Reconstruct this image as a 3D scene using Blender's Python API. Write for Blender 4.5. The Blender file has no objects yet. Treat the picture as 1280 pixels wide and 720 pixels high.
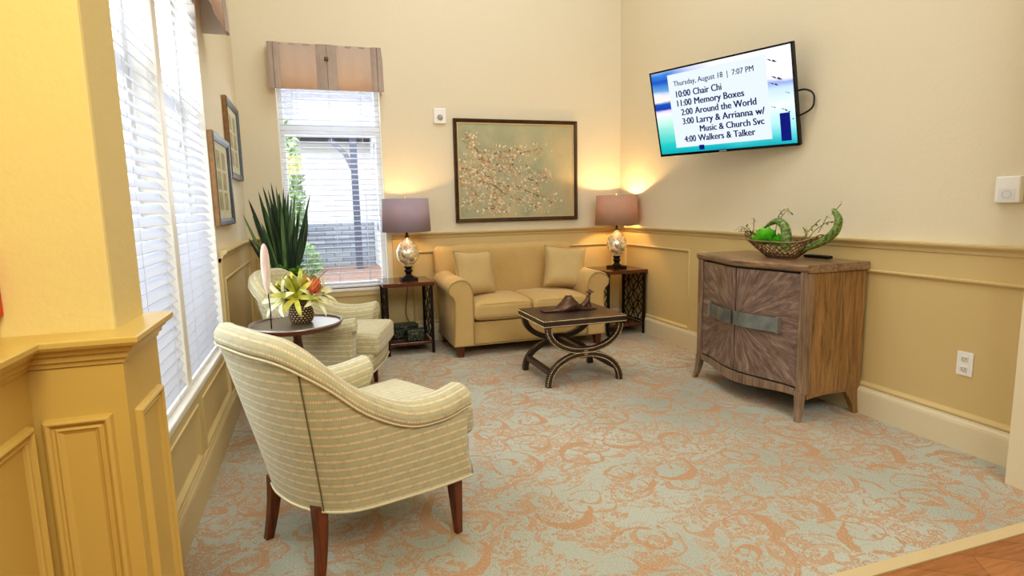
import bpy, math, random
from math import sin, cos, pi, radians as RAD
from mathutils import Vector as V, Matrix as M4
random.seed(7)
SC = bpy.context.scene
COL = SC.collection

# ------------------------------------------------------------------ helpers
class MB:
    def __init__(s): s.v = []; s.f = []; s.sm = []; s.uv = []
    def add(s, vs, fs, smooth=False, uvs=None, T=None):
        b = len(s.v)
        for p in vs:
            p = V(p)
            if T is not None: p = T @ p
            s.v.append(tuple(p))
        for i, f in enumerate(fs):
            s.f.append([b + k for k in f]); s.sm.append(smooth)
            s.uv.append(uvs[i] if uvs else None)
        return s
    def box(s, lo, hi, T=None):
        x0, y0, z0 = lo; x1, y1, z1 = hi
        vs = [(x0,y0,z0),(x1,y0,z0),(x1,y1,z0),(x0,y1,z0),(x0,y0,z1),(x1,y0,z1),(x1,y1,z1),(x0,y1,z1)]
        return s.add(vs, [(0,3,2,1),(4,5,6,7),(0,1,5,4),(1,2,6,5),(2,3,7,6),(3,0,4,7)], T=T)
    def taper(s, c0, s0, c1, s1):
        """frustum: centre, (sx,sy) at bottom and top"""
        vs = []
        for c, q in ((c0, s0), (c1, s1)):
            for a, b in ((-1,-1),(1,-1),(1,1),(-1,1)): vs.append((c[0]+a*q[0]/2, c[1]+b*q[1]/2, c[2]))
        return s.add(vs, [(0,3,2,1),(4,5,6,7),(0,1,5,4),(1,2,6,5),(2,3,7,6),(3,0,4,7)])
    def loft(s, secs, closed_sec=True, closed_path=False, caps=True, smooth=True, us=None, vsc=None, T=None):
        n = len(secs[0]); m = len(secs); vs = [p for q in secs for p in q]; fs = []; uvs = []
        for i in range(m if closed_path else m-1):
            j = (i+1) % m
            for k in range(n if closed_sec else n-1):
                l = (k+1) % n
                fs.append((i*n+k, i*n+l, j*n+l, j*n+k))
                if us:
                    l2 = k+1
                    uvs.append(((us[i], vsc[i][k]), (us[i], vsc[i][l2]), (us[i+1], vsc[i+1][l2]), (us[i+1], vsc[i+1][k])))
        s.add(vs, fs, smooth, uvs if us else None, T)
        if caps and not closed_path and closed_sec:
            s.add(secs[0], [tuple(range(n))[::-1]], False, None, T)
            s.add(secs[-1], [tuple(range(n))], False, None, T)
        return s
    def lathe(s, prof, c=(0,0,0), n=32, T=None, sx=1, sy=1):
        secs = [[(c[0]+r*cos(2*pi*k/n)*sx, c[1]+r*sin(2*pi*k/n)*sy, c[2]+z) for k in range(n)] for r, z in prof]
        return s.loft(secs, caps=True, T=T)
    def tube(s, pts, r, n=8, closed=False, T=None, caps=True):
        pts = [V(p) for p in pts]; m = len(pts)
        rr = r if isinstance(r, (list, tuple)) else [r]*m
        secs = []; nrm = None
        for i in range(m):
            a = pts[(i-1) % m] if (closed or i > 0) else pts[i]
            b = pts[(i+1) % m] if (closed or i < m-1) else pts[i]
            t = (b-a); t = t.normalized() if t.length > 1e-9 else V((0,0,1))
            if nrm is None:
                nrm = t.orthogonal().normalized()
            nrm = (nrm - t*nrm.dot(t))
            nrm = nrm.normalized() if nrm.length > 1e-6 else t.orthogonal().normalized()
            bn = t.cross(nrm)
            secs.append([tuple(pts[i] + (nrm*cos(2*pi*k/n) + bn*sin(2*pi*k/n))*rr[i]) for k in range(n)])
        return s.loft(secs, closed_path=closed, caps=caps, T=T)
    def strip(s, pts, w, h, up, closed=False):
        """rectangular bar along pts; h measured along 'up' (constant), w in the plane"""
        pts = [V(p) for p in pts]; up = V(up).normalized(); m = len(pts); secs = []
        for i in range(m):
            a = pts[i-1] if i > 0 else pts[i]; b = pts[i+1] if i < m-1 else pts[i]
            t = (b-a).normalized(); sd = t.cross(up).normalized()
            secs.append([tuple(pts[i]+sd*x*w/2+up*y*h/2) for x, y in ((-1,-1),(1,-1),(1,1),(-1,1))])
        return s.loft(secs, smooth=False)
    def rbox(s, sx, sy, sz, r, c=(0,0,0), crown=0.0, crown_y=0.0, T=None, nd=6, warp=None):
        """rounded box; crown pushes top and bottom out"""
        def coords(L):
            q = [-L/2 + r - r*math.tan(RAD(a)) for a in (45, 30, 15)]
            inner = [-L/2 + r + (L-2*r)*k/nd for k in range(nd+1)]
            return q + inner + [-x for x in q[::-1]]
        def mapp(p):
            q = V((max(-sx/2+r, min(sx/2-r, p[0])), max(-sy/2+r, min(sy/2-r, p[1])), max(-sz/2+r, min(sz/2-r, p[2]))))
            d = V(p)-q
            if d.length > 1e-9: d = d.normalized()*r
            o = q+d
            bx = max(0, 1-(2*o.x/sx)**2); by = max(0, 1-(2*o.y/sy)**2); bz = max(0, 1-(2*o.z/sz)**2)
            o.z += (crown*(bx*by)**.5)*(1 if o.z > 0 else -1)*min(1, abs(o.z)/(sz/2))
            if crown_y: o.x += crown_y*(by*bz)**.5*(1 if o.x > 0 else -1)*min(1, abs(o.x)/(sx/2))
            if warp: o = V(warp(o))
            return (o.x+c[0], o.y+c[1], o.z+c[2])
        for ax in range(3):
            L = [sx, sy, sz]; a, b = [(1,2),(2,0),(0,1)][ax]
            ca, cb = coords(L[a]), coords(L[b])
            for sg in (-1, 1):
                vs = []
                for u in ca:
                    for w in cb:
                        p = [0,0,0]; p[ax] = sg*L[ax]/2; p[a] = u; p[b] = w; vs.append(mapp(p))
                fs = []; uvs = []; nb = len(cb)
                for i in range(len(ca)-1):
                    for j in range(nb-1):
                        f = (i*nb+j, (i+1)*nb+j, (i+1)*nb+j+1, i*nb+j+1)
                        uvq = [(ca[i], cb[j]), (ca[i+1], cb[j]), (ca[i+1], cb[j+1]), (ca[i], cb[j+1])]
                        if ax == 1: uvq = [(y, x) for x, y in uvq]
                        if sg < 0: f = f[::-1]; uvq = uvq[::-1]
                        fs.append(f); uvs.append(uvq)
                s.add(vs, fs, True, uvs, T)
        return s
    def build(s, name, mat, parent=None, bevel=0, weld=False, sub=0, kind=None, loc=None):
        me = bpy.data.meshes.new(name); me.from_pydata(s.v, [], s.f)
        me.polygons.foreach_set('use_smooth', s.sm)
        if any(u is not None for u in s.uv):
            ul = me.uv_layers.new(name='UVMap'); i = 0
            for f, u in zip(s.f, s.uv):
                for k in range(len(f)):
                    if u is not None: ul.data[i].uv = u[k]
                    i += 1
        me.update()
        o = bpy.data.objects.new(name, me); COL.objects.link(o)
        mats = mat if isinstance(mat, (list, tuple)) else [mat]
        for m in mats: me.materials.append(m)
        if parent is not None: o.parent = parent
        if loc: o.location = loc
        if weld:
            w = o.modifiers.new('weld', 'WELD'); w.merge_threshold = 0.0004
        if bevel:
            b = o.modifiers.new('bevel', 'BEVEL'); b.width = bevel; b.segments = 2; b.limit_method = 'ANGLE'; b.angle_limit = RAD(40)
            b.harden_normals = False
        if sub:
            q = o.modifiers.new('sub', 'SUBSURF'); q.levels = sub; q.render_levels = sub
        if kind: o['kind'] = kind
        return o

def thing(name, label, cat, loc=(0,0,0), rz=0, group=None):
    o = bpy.data.objects.new(name, None); COL.objects.link(o); o.empty_display_size = .1
    o.location = loc; o.rotation_euler = (0, 0, rz); tag(o, label, cat, group); return o
def tag(o, label, cat, group=None):
    o['label'] = label; o['category'] = cat
    if group: o['group'] = group
    return o
def dup(root, loc, rz, label, group=None):
    r = root.copy(); COL.objects.link(r); r.location = loc; r.rotation_euler = (0, 0, rz); r['label'] = label
    if group: r['group'] = group
    for ch in list(root.children):
        c = ch.copy(); COL.objects.link(c); c.parent = r
        for g in list(ch.children):
            d = g.copy(); COL.objects.link(d); d.parent = c
    return r
def crom(pts, n):
    """catmull-rom through pts, n samples per span"""
    P = [V(p) for p in pts]; P = [P[0]*2-P[1]] + P + [P[-1]*2-P[-2]]; out = []
    for i in range(1, len(P)-2):
        for k in range(n):
            t = k/n; a, b, c, d = P[i-1:i+3]
            out.append(0.5*((2*b)+(c-a)*t+(2*a-5*b+4*c-d)*t*t+(3*b-a-3*c+d)*t**3))
    out.append(P[-2]); return out

# ------------------------------------------------------------------ materials
def srgb(r, g, b):
    f = lambda c: ((c/255)/12.92) if c/255 <= .04045 else (((c/255)+.055)/1.055)**2.4
    return (f(r), f(g), f(b), 1)
class N:
    def __init__(s, name):
        s.m = bpy.data.materials.new(name); s.m.use_nodes = True; s.t = s.m.node_tree
        s.b = s.t.nodes['Principled BSDF']
    def n(s, typ, **kw):
        o = s.t.nodes.new(typ)
        for k, v in kw.items():
            if k.startswith('i_'):
                key = k[2:]; key = int(key) if key.isdigit() else key.replace('_', ' ')
                o.inputs[key].default_value = v
            else: setattr(o, k, v)
        return o
    def l(s, a, b): s.t.links.new(a, b)
    def math(s, op, a, b=None, c=None, clamp=False):
        o = s.t.nodes.new('ShaderNodeMath'); o.operation = op; o.use_clamp = clamp
        for i, x in enumerate((a, b, c)):
            if x is None: continue
            if isinstance(x, (int, float)): o.inputs[i].default_value = x
            else: s.l(x, o.inputs[i])
        return o.outputs[0]
    def vmath(s, op, a, b=None, scale=None):
        o = s.t.nodes.new('ShaderNodeVectorMath'); o.operation = op
        for i, x in enumerate((a, b)):
            if x is None: continue
            if isinstance(x, (tuple, list)): o.inputs[i].default_value = x
            else: s.l(x, o.inputs[i])
        if scale is not None: o.inputs['Scale'].default_value = scale
        return o.outputs[1] if op in ('LENGTH', 'DISTANCE', 'DOT_PRODUCT') else o.outputs[0]
    def mix(s, fac, a, b, mode='MIX'):
        o = s.t.nodes.new('ShaderNodeMix'); o.data_type = 'RGBA'; o.blend_type = mode
        for k, x in ((0, fac), (6, a), (7, b)):
            if isinstance(x, (int, float)): o.inputs[k].default_value = x
            elif isinstance(x, tuple): o.inputs[k].default_value = x
            else: s.l(x, o.inputs[k])
        return o.outputs[2]
    def ramp(s, fac, stops, interp='LINEAR'):
        o = s.t.nodes.new('ShaderNodeValToRGB'); o.color_ramp.interpolation = interp
        el = o.color_ramp.elements
        while len(el) < len(stops): el.new(.5)
        for e, (p, c) in zip(el, stops): e.position = p; e.color = c
        s.l(fac, o.inputs[0]); return o.outputs[0]
    def coord(s, which='Object', scale=(1,1,1), rot=(0,0,0), loc=(0,0,0)):
        t = s.t.nodes.new('ShaderNodeTexCoord'); m = s.t.nodes.new('ShaderNodeMapping')
        m.inputs['Scale'].default_value = scale; m.inputs['Rotation'].default_value = rot; m.inputs['Location'].default_value = loc
        s.l(t.outputs[which], m.inputs[0]); return m.outputs[0]
    def noise(s, vec, scale, detail=3, rough=.5, dist=0, out=0):
        o = s.n('ShaderNodeTexNoise'); o.inputs['Scale'].default_value = scale; o.inputs['Detail'].default_value = detail
        o.inputs['Roughness'].default_value = rough; o.inputs['Distortion'].default_value = dist
        if vec is not None: s.l(vec, o.inputs['Vector'])
        return o.outputs[out]
    def bump(s, h, st=.3, d=.01):
        o = s.n('ShaderNodeBump'); o.inputs['Strength'].default_value = st; o.inputs['Distance'].default_value = d
        s.l(h, o.inputs['Height']); s.l(o.outputs[0], s.b.inputs['Normal'])
    def setc(s, c):
        if isinstance(c, tuple): s.b.inputs['Base Color'].default_value = c
        else: s.l(c, s.b.inputs['Base Color'])
def pm(name, rgb, rough=.5, metal=0, bump=0, bscale=80, var=0, vscale=6, spec=.5, emit=0, emit_rgb=None, trans=0, coat=0):
    m = N(name); c = srgb(*rgb); m.b.inputs['Roughness'].default_value = rough; m.b.inputs['Metallic'].default_value = metal
    m.b.inputs['Specular IOR Level'].default_value = spec
    if var:
        k = m.noise(m.coord(), vscale, 4)
        d = tuple(x*(1-var) for x in c[:3])+(1,); h = tuple(min(1, x*(1+var)) for x in c[:3])+(1,)
        m.setc(m.ramp(k, [(.3, d), (.7, h)]))
    else: m.setc(c)
    if bump: m.bump(m.noise(m.coord(), bscale, 3), bump, .004)
    if emit:
        m.b.inputs['Emission Color'].default_value = srgb(*(emit_rgb or rgb)); m.b.inputs['Emission Strength'].default_value = emit
    if trans: m.b.inputs['Transmission Weight'].default_value = trans
    if coat: m.b.inputs['Coat Weight'].default_value = coat
    return m.m

M = {}
M['wall_up'] = pm('cream_wall_paint', (226, 217, 194), .75, bump=.25, bscale=55, spec=.25)
M['wall_low'] = pm('tan_wainscot_paint', (212, 190, 138), .5, spec=.4)
M['trim'] = pm('tan_trim_paint', (212, 192, 144), .38, spec=.5)
M['trim_light'] = pm('pale_trim_paint', (224, 212, 182), .4)
M['ceil'] = pm('ceiling_white', (240, 235, 222), .8)
M['white'] = pm('white_paint', (238, 238, 236), .4)
M['sill'] = pm('sill_white', (236, 232, 222), .35)
M['black'] = pm('black_plastic', (14, 14, 16), .3)
M['darkmetal'] = pm('dark_bronze_metal', (44, 34, 28), .4, .6, var=.3, vscale=30)
M['bronze'] = pm('aged_bronze', (104, 78, 62), .4, .55, var=.4, vscale=40)
M['gold'] = pm('antique_gilt', (150, 118, 70), .45, .4, var=.35, vscale=30)
M['brass'] = pm('pale_nailhead', (208, 192, 150), .25, .85)
M['leather'] = pm('dark_brown_leather', (62, 44, 36), .38, bump=.3, bscale=160, var=.25, vscale=9, coat=.2)

def wood(name, c1, c2, axis=0, scale=1.0, rough=.35, coat=.2):
    m = N(name); s = [14, 14, 14]; s[axis] = 1.2
    v = m.coord('Object', tuple(x*scale for x in s))
    k = m.noise(v, 2.2, 6, .6, .8); k2 = m.noise(v, 9, 3, .6)
    f = m.math('ADD', m.math('MULTIPLY', k, .75), m.math('MULTIPLY', k2, .25))
    m.setc(m.ramp(f, [(.35, srgb(*c1)), (.62, srgb(*c2))])); m.b.inputs['Roughness'].default_value = rough
    m.b.inputs['Coat Weight'].default_value = coat; m.bump(k2, .1, .002); return m.m
M['legwood'] = wood('walnut_leg', (74, 34, 14), (122, 62, 26), 2)
M['tablewood'] = wood('dark_table_wood', (54, 26, 14), (112, 62, 36), 0, rough=.2, coat=.5)
M['cabwood'] = wood('grey_brown_oak', (100, 80, 66), (162, 136, 112), 2, 1.3, .45)
M['cabside'] = wood('honey_oak_side', (112, 84, 50), (170, 132, 84), 2, 1.2, .42)
M['cabtop'] = wood('cabinet_top_oak', (106, 84, 66), (166, 136, 106), 1, 1.2, .3)

# sunburst veneer for the doors: grain radiates from the seam where the doors meet
def burst():
    m = N('sunburst_veneer'); tc = m.n('ShaderNodeTexCoord'); sp = m.n('ShaderNodeSeparateXYZ'); m.l(tc.outputs['Object'], sp.inputs[0])
    y = sp.outputs[1]; z = m.math('SUBTRACT', sp.outputs[2], .54)
    ang = m.math('ARCTAN2', z, y); r = m.math('SQRT', m.math('ADD', m.math('MULTIPLY', y, y), m.math('MULTIPLY', z, z)))
    cb = m.n('ShaderNodeCombineXYZ'); m.l(m.math('MULTIPLY', ang, 5.0), cb.inputs[0]); m.l(m.math('MULTIPLY', r, 3.0), cb.inputs[1])
    k = m.noise(cb.outputs[0], 2.6, 7, .62, .6)
    c = m.ramp(k, [(.28, srgb(84, 68, 60)), (.5, srgb(128, 106, 94)), (.72, srgb(172, 150, 134))])
    m.setc(c); m.b.inputs['Roughness'].default_value = .42; m.b.inputs['Coat Weight'].default_value = .15; m.bump(k, .15, .003); return m.m
M['burst'] = burst()

# woven dotted fabric (armchairs): brick rows in aqua and gold on tan, in UV metres
def dotfab(name):
    m = N(name); tc = m.n('ShaderNodeTexCoord'); uv = tc.outputs['UV']; sp = m.n('ShaderNodeSeparateXYZ'); m.l(uv, sp.inputs[0])
    u, v = sp.outputs[0], sp.outputs[1]
    vr = m.math('DIVIDE', v, .0165); row = m.math('FLOOR', vr); fz = m.math('ABSOLUTE', m.math('SUBTRACT', m.math('FRACT', vr), .5))
    even = m.math('FLOORED_MODULO', row, 2.0)
    fu = m.math('ABSOLUTE', m.math('SUBTRACT', m.math('FRACT', m.math('ADD', m.math('DIVIDE', u, .0095), m.math('MULTIPLY', row, .5))), .5))
    grp = m.math('LESS_THAN', m.math('FRACT', m.math('ADD', m.math('DIVIDE', u, .057), m.math('MULTIPLY', row, .37))), .76)
    r = m.math('SQRT', m.math('ADD', m.math('POWER', m.math('MULTIPLY', fz, 1.25), 2), m.math('POWER', m.math('MULTIPLY', fu, .85), 2)))
    dot = m.n('ShaderNodeMapRange'); m.l(r, dot.inputs[0]); dot.inputs[1].default_value = .44; dot.inputs[2].default_value = .26
    d = m.math('MULTIPLY', dot.outputs[0], m.math('ADD', m.math('MULTIPLY', grp, .45), .55))
    cb = m.n('ShaderNodeCombineXYZ'); m.l(m.math('MULTIPLY', u, 22), cb.inputs[0]); m.l(m.math('MULTIPLY', row, 1.9), cb.inputs[1])
    k = m.noise(cb.outputs[0], 1.3, 2, .5)
    bg = m.ramp(k, [(.35, srgb(188, 170, 134)), (.5, srgb(198, 182, 136)), (.68, srgb(204, 184, 144))])
    dc = m.mix(even, srgb(168, 194, 180), srgb(220, 218, 200))
    m.setc(m.mix(m.math('MULTIPLY', d, .85), bg, dc)); m.b.inputs['Roughness'].default_value = .85; m.b.inputs['Sheen Weight'].default_value = .3
    m.b.inputs['Specular IOR Level'].default_value = .2; m.bump(d, .2, .0012); return m.m
M['chairfab'] = dotfab('woven_dot_upholstery')
M['chairfab_in'] = pm('inner_upholstery', (224, 214, 184), .85, bump=.3, bscale=260, var=.08, vscale=30, spec=.15)
M['welt'] = pm('upholstery_welt', (216, 208, 176), .8)
def linen(name, a, b):
    m = N(name); v = m.coord('Object', (1,1,1))
    k = m.noise(v, 160, 3, .7); k2 = m.noise(v, 3, 2)
    m.setc(m.ramp(m.math('ADD', m.math('MULTIPLY', k, .6), m.math('MULTIPLY', k2, .4)), [(.3, srgb(*a)), (.7, srgb(*b))]))
    m.b.inputs['Roughness'].default_value = .9; m.b.inputs['Specular IOR Level'].default_value = .15; m.b.inputs['Sheen Weight'].default_value = .2
    m.bump(k, .35, .002); return m.m
M['sofa'] = linen('gold_sofa_tweed', (186, 154, 96), (214, 186, 132))
M['pillow'] = linen('pillow_linen', (186, 158, 106), (212, 190, 142))
M['pillow_trim'] = pm('pillow_piping', (176, 150, 100), .8)

# carpet: scrolls and curling leaves
def carpet():
    m = N('scroll_carpet'); tc = m.n('ShaderNodeTexCoord'); P = tc.outputs['Object']
    wn = m.n('ShaderNodeTexNoise'); m.l(P, wn.inputs['Vector']); wn.inputs['Scale'].default_value = 2.2; wn.inputs['Detail'].default_value = 2
    Wp = m.vmath('ADD', P, m.vmath('SCALE', m.vmath('SUBTRACT', wn.outputs['Color'], (.5, .5, .5)), None, .22))
    def scroll(cell, turns, width, off, fill, pick):
        vo = m.n('ShaderNodeTexVoronoi'); vo.voronoi_dimensions = '2D'; vo.feature = 'F1'
        vec = m.vmath('ADD', Wp, off); m.l(vec, vo.inputs['Vector']); vo.inputs['Scale'].default_value = 1/cell; vo.inputs['Randomness'].default_value = .75
        d = m.vmath('SUBTRACT', vec, m.vmath('SCALE', vo.outputs['Position'], None, 1.0))
        sp = m.n('ShaderNodeSeparateXYZ'); m.l(d, sp.inputs[0])
        r = m.math('DIVIDE', m.math('SQRT', m.math('ADD', m.math('MULTIPLY', sp.outputs[0], sp.outputs[0]), m.math('MULTIPLY', sp.outputs[1], sp.outputs[1]))), cell)
        th = m.math('ARCTAN2', sp.outputs[1], sp.outputs[0])
        cs = m.n('ShaderNodeSeparateColor'); m.l(vo.outputs['Color'], cs.inputs[0])
        sg = m.math('SUBTRACT', m.math('MULTIPLY', m.math('GREATER_THAN', cs.outputs[0], .5), 2), 1)
        ph = m.math('ADD', m.math('MULTIPLY', m.math('POWER', m.math('ADD', r, .02), .7), turns), m.math('MULTIPLY', cs.outputs[1], 6.28))
        a = m.math('ADD', m.math('MULTIPLY', th, sg), ph)
        sn = m.math('SINE', a)
        nz = m.noise(P, 26, 3, .65); env = m.math('MULTIPLY', m.math('SUBTRACT', nz, .5), fill)
        cres = m.math('MAXIMUM', m.math('COSINE', m.math('ADD', th, m.math('MULTIPLY', cs.outputs[1], 9.0))), 0.0)
        thr = m.math('SUBTRACT', width, m.math('MULTIPLY', m.math('POWER', cres, 4), .55))
        on = m.math('GREATER_THAN', m.math('ADD', sn, env), thr)
        lim = m.math('LESS_THAN', r, .50)
        sel = m.math('GREATER_THAN', cs.outputs[2], pick)
        return m.math('MULTIPLY', m.math('MULTIPLY', on, lim), sel)
    a = scroll(.36, 16, .93, (0, 0, 0), 1.0, .12)
    b = scroll(.21, 12, .93, (3.3, 1.7, 0), 1.2, .25)
    c_ = scroll(.27, 22, .95, (7.1, 4.4, 0), .7, .3)
    k = m.noise(Wp, 5.0, 1.5, .4, 1.2)
    line = m.math('LESS_THAN', m.math('ABSOLUTE', m.math('SUBTRACT', m.math('FRACT', m.math('MULTIPLY', k, 8)), .5)), .06)
    k2 = m.noise(P, 3.6, 2, .5, 1.0); k3 = m.noise(Wp, 30, 3, .62, 2.2); k4 = m.noise(P, 13, 2, .5, 1.4)
    leaf = m.math('MULTIPLY', m.math('GREATER_THAN', k2, .46), m.math('MULTIPLY', m.math('GREATER_THAN', k3, .475), m.math('GREATER_THAN', k4, .45)))
    f = m.math('MAXIMUM', m.math('MAXIMUM', a, m.math('MULTIPLY', m.math('MAXIMUM', b, c_), .85)), m.math('MAXIMUM', m.math('MULTIPLY', line, .45), m.math('MULTIPLY', leaf, .85)))
    big = m.noise(P, 1.1, 2)
    # woven loops
    br = m.n('ShaderNodeTexNoise'); m.l(m.coord('Object', (130, 260, 1)), br.inputs['Vector']); br.inputs['Scale'].default_value = 1; br.inputs['Detail'].default_value = 2
    loop = br.outputs[0]
    gr = m.ramp(m.math('ADD', m.math('MULTIPLY', loop, .55), m.math('MULTIPLY', big, .45)), [(.32, srgb(150, 154, 142)), (.55, srgb(184, 187, 174)), (.72, srgb(206, 204, 188))])
    org = m.ramp(loop, [(.3, srgb(160, 118, 84)), (.6, srgb(198, 156, 116)), (.75, srgb(216, 186, 150))])
    fd = m.math('MULTIPLY', f, m.math('ADD', .62, m.math('MULTIPLY', loop, .5), clamp=True))
    m.setc(m.mix(fd, gr, org)); m.b.inputs['Roughness'].default_value = .95; m.b.inputs['Specular IOR Level'].default_value = .1
    m.b.inputs['Sheen Weight'].default_value = .2; m.bump(loop, .5, .004); return m.m
M['carpet'] = carpet()
def planks():
    m = N('oak_plank_floor'); v = m.coord('Object', (1,1,1), (0, 0, RAD(33)))
    br = m.n('ShaderNodeTexBrick'); m.l(v, br.inputs['Vector']); br.inputs['Scale'].default_value = 1; br.inputs['Brick Width'].default_value = 1.1
    br.inputs['Row Height'].default_value = .13; br.inputs['Mortar Size'].default_value = .0015; br.offset = .37
    br.inputs['Color1'].default_value = srgb(150, 94, 52); br.inputs['Color2'].default_value = srgb(182, 124, 74); br.inputs['Mortar'].default_value = srgb(70, 40, 20)
    k = m.noise(m.coord('Object', (3, 30, 1), (0, 0, RAD(33))), 2, 5, .6, 1)
    m.setc(m.mix(.6, br.outputs['Color'], m.ramp(k, [(.3, srgb(120, 70, 36)), (.7, srgb(196, 140, 88))]), 'MULTIPLY') if False else m.mix(.45, br.outputs['Color'], m.ramp(k, [(.3, srgb(116, 68, 34)), (.7, srgb(196, 140, 88))])))
    m.b.inputs['Roughness'].default_value = .4; return m.m
M['planks'] = planks()

# ------------------------------------------------------------------ room
XL, XR, YB, ZC = -.585, 3.116, 5.684, 4.7
RZ = 1.065           # top of chair rail
def struct(mb, name, mat, parent=None, bevel=0):
    o = mb.build(name, mat, parent, bevel=bevel)
    if parent is None: o['kind'] = 'structure'
    return o
struct(MB().box((-3.2, 1.447, -.1), (3.4, 5.9, 0)), 'floor', M['carpet'])
struct(MB().box((-3.2, -3.2, -.1), (4.2, 1.395, 0)), 'floor', M['planks'])
struct(MB().box((-3.2, 1.395, -.1), (3.4, 1.447, .006)), 'trim_1', pm('carpet_edge_strip', (208, 188, 146), .5))
struct(MB().box((-3.2, -3.2, ZC), (4.2, 5.9, ZC+.1)), 'ceiling', M['ceil'])
# back wall with window opening
WX0, WX1, WZ0, WZ1 = -.262, .628, .565, 2.5
mb = MB(); mb.box((XL-.2, YB, 0), (WX0, YB+.18, ZC)); mb.box((WX1, YB, 0), (XR+.2, YB+.18, ZC))
mb.box((WX0, YB, 0), (WX1, YB+.18, WZ0)); mb.box((WX0, YB, WZ1), (WX1, YB+.18, ZC))
struct(mb, 'wall_back', M['wall_up'])
struct(MB().box((XR, 1.7, 0), (XR+.18, YB, ZC)), 'wall_right', M['wall_up'])
# left wall with two window bays
LY0, LYM0, LYM1, LY1, LZ0, LZ1 = 1.86, 2.93, 3.01, 3.985, .50, 2.55
mb = MB(); mb.box((XL-.18, 1.6, 0), (XL, LY0, ZC)); mb.box((XL-.18, LY1, 0), (XL, YB, ZC))
mb.box((XL-.18, LY0, 0), (XL, LY1, LZ0)); mb.box((XL-.18, LY0, LZ1), (XL, LY1, ZC))
struct(mb, 'wall_left', M['wall_up'])
# near left pier, cream paint with the yellow light tinted into its colour
struct(MB().box((-.9, -1.2, 0), (-.607, 1.6, ZC)).box((-.607, 1.39, 0), (-.406, 1.6, ZC)), 'wall_near_left', pm('pier_cream_yellow_lit', (222, 202, 140), .7, bump=.3, bscale=55), bevel=.008)
# doorway return at the right
struct(MB().box((2.906, 1.2, 0), (3.296, 1.7, ZC)), 'wall_near_right', pm('pale_jamb_paint', (226, 214, 184), .5))
# hall shell behind the camera so that the light bounces
mb = MB(); mb.box((-3.3, -3.3, 0), (4.3, -3.2, ZC)); struct(mb, 'wall_hall_back', M['wall_up'])
struct(MB().box((4.2, -3.2, 0), (4.3, 1.7, ZC)).box((3.29, 1.6, 0), (4.2, 1.7, ZC)), 'wall_hall_right', M['wall_up'])
struct(MB().box((-3.3, -3.2, 0), (-3.2, 1.7, ZC)).box((-3.2, 1.6, 0), (-.9, 1.7, ZC)), 'wall_hall_left', M['wall_up'])

def sweep(mb, path, prof, side=1, closed_prof=True):
    """sweep profile [(offset, z)] along plan polyline, offset to the right (side=1) of travel, mitred"""
    P = [V((p[0], p[1])) for p in path]; secs = []
    for i in range(len(P)):
        d0 = (P[i]-P[i-1]).normalized() if i > 0 else None
        d1 = (P[i+1]-P[i]).normalized() if i < len(P)-1 else None
        n0 = V((d0.y, -d0.x)) if d0 else None; n1 = V((d1.y, -d1.x)) if d1 else None
        if n0 is None: n = n1
        elif n1 is None: n = n0
        else: n = (n0+n1).normalized(); n = n/max(.2, n.dot(n0))
        secs.append([(P[i].x+n.x*o*side, P[i].y+n.y*o*side, z) for o, z in prof])
    mb.loft(secs, smooth=False)
RAIL = [(0, RZ-.075), (.012, RZ-.075), (.014, RZ-.06), (.024, RZ-.052), (.026, RZ-.038), (.034, RZ-.028), (.046, RZ-.02), (.05, RZ-.012), (.05, RZ-.003), (.046, RZ), (0, RZ)]
BASE = [(0, 0), (.022, 0), (.022, .135), (.019, .15), (.013, .158), (.011, .168), (0, .17)]
def bead_frame(mb, T, a0, a1, z0, z1, w=.022, d=.013):
    """picture-frame moulding in local (a, out, z) plane mapped by T, profile rounded"""
    prof = [(0, .0), (.15, .6), (.4, 1), (.65, .8), (.8, .35), (1, 0)]
    rings = []
    for t, h in prof:
        o = w*t
        rings.append([(a0+o, h*d, z0+o), (a1-o, h*d, z0+o), (a1-o, h*d, z1-o), (a0+o, h*d, z1-o)])
    mb.loft([[T(*p) for p in r] for r in rings], closed_sec=True, caps=False, smooth=False)
TH = .016
def wainscot(name, T, a0, a1, panels, ztop=.885, lo=0.0, hi=RZ-.05):
    """boards proud of the wall with recessed panels; T maps (along, out, z) to world"""
    mb = MB()
    def bx(x0, x1, z0, z1, t0, t1):
        ps = [T(x0, t0, z0), T(x1, t0, z0), T(x1, t1, z0), T(x0, t1, z0), T(x0, t0, z1), T(x1, t0, z1), T(x1, t1, z1), T(x0, t1, z1)]
        mb.add(ps, [(0,3,2,1),(4,5,6,7),(0,1,5,4),(1,2,6,5),(2,3,7,6),(3,0,4,7)])
    bx(a0, a1, lo, hi, 0, .004)
    bx(a0, a1, ztop, hi, .004, TH); bx(a0, a1, lo, .17, .004, TH)
    e = a0
    for p0, p1 in panels:
        if p0 > e: bx(e, p0, .17, ztop, .004, TH)
        e = p1
        fr = []
        prof = [(0, TH), (.004, TH+.006), (.012, TH+.006), (.018, TH), (.024, .008), (.03, .004)]
        rings = [[T(p0+o, h, .17+o), T(p1-o, h, .17+o), T(p1-o, h, ztop-o), T(p0+o, h, ztop-o)] for o, h in prof]
        mb.loft(rings, closed_sec=True, caps=False, smooth=False)
    if e < a1: bx(e, a1, .17, ztop, .004, TH)
    return struct(mb, name, M['wall_low'])
TB = lambda a, o, z: (a, YB-o, z)
TR = lambda a, o, z: (XR-o, a, z)
TL = lambda a, o, z: (XL+o, a, z)
wainscot('trim_2', TB, WX1+.05, XR, [(.84, 2.33), (2.50, 3.02)])
wainscot('trim_3', TB, XL, WX0-.04, [(XL+.06, WX0-.1)])
mb = MB(); mb.box((WX0-.04, YB-.012, 0), (WX1+.05, YB, WZ0-.03)); struct(mb, 'trim_4', M['wall_low'])
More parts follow.
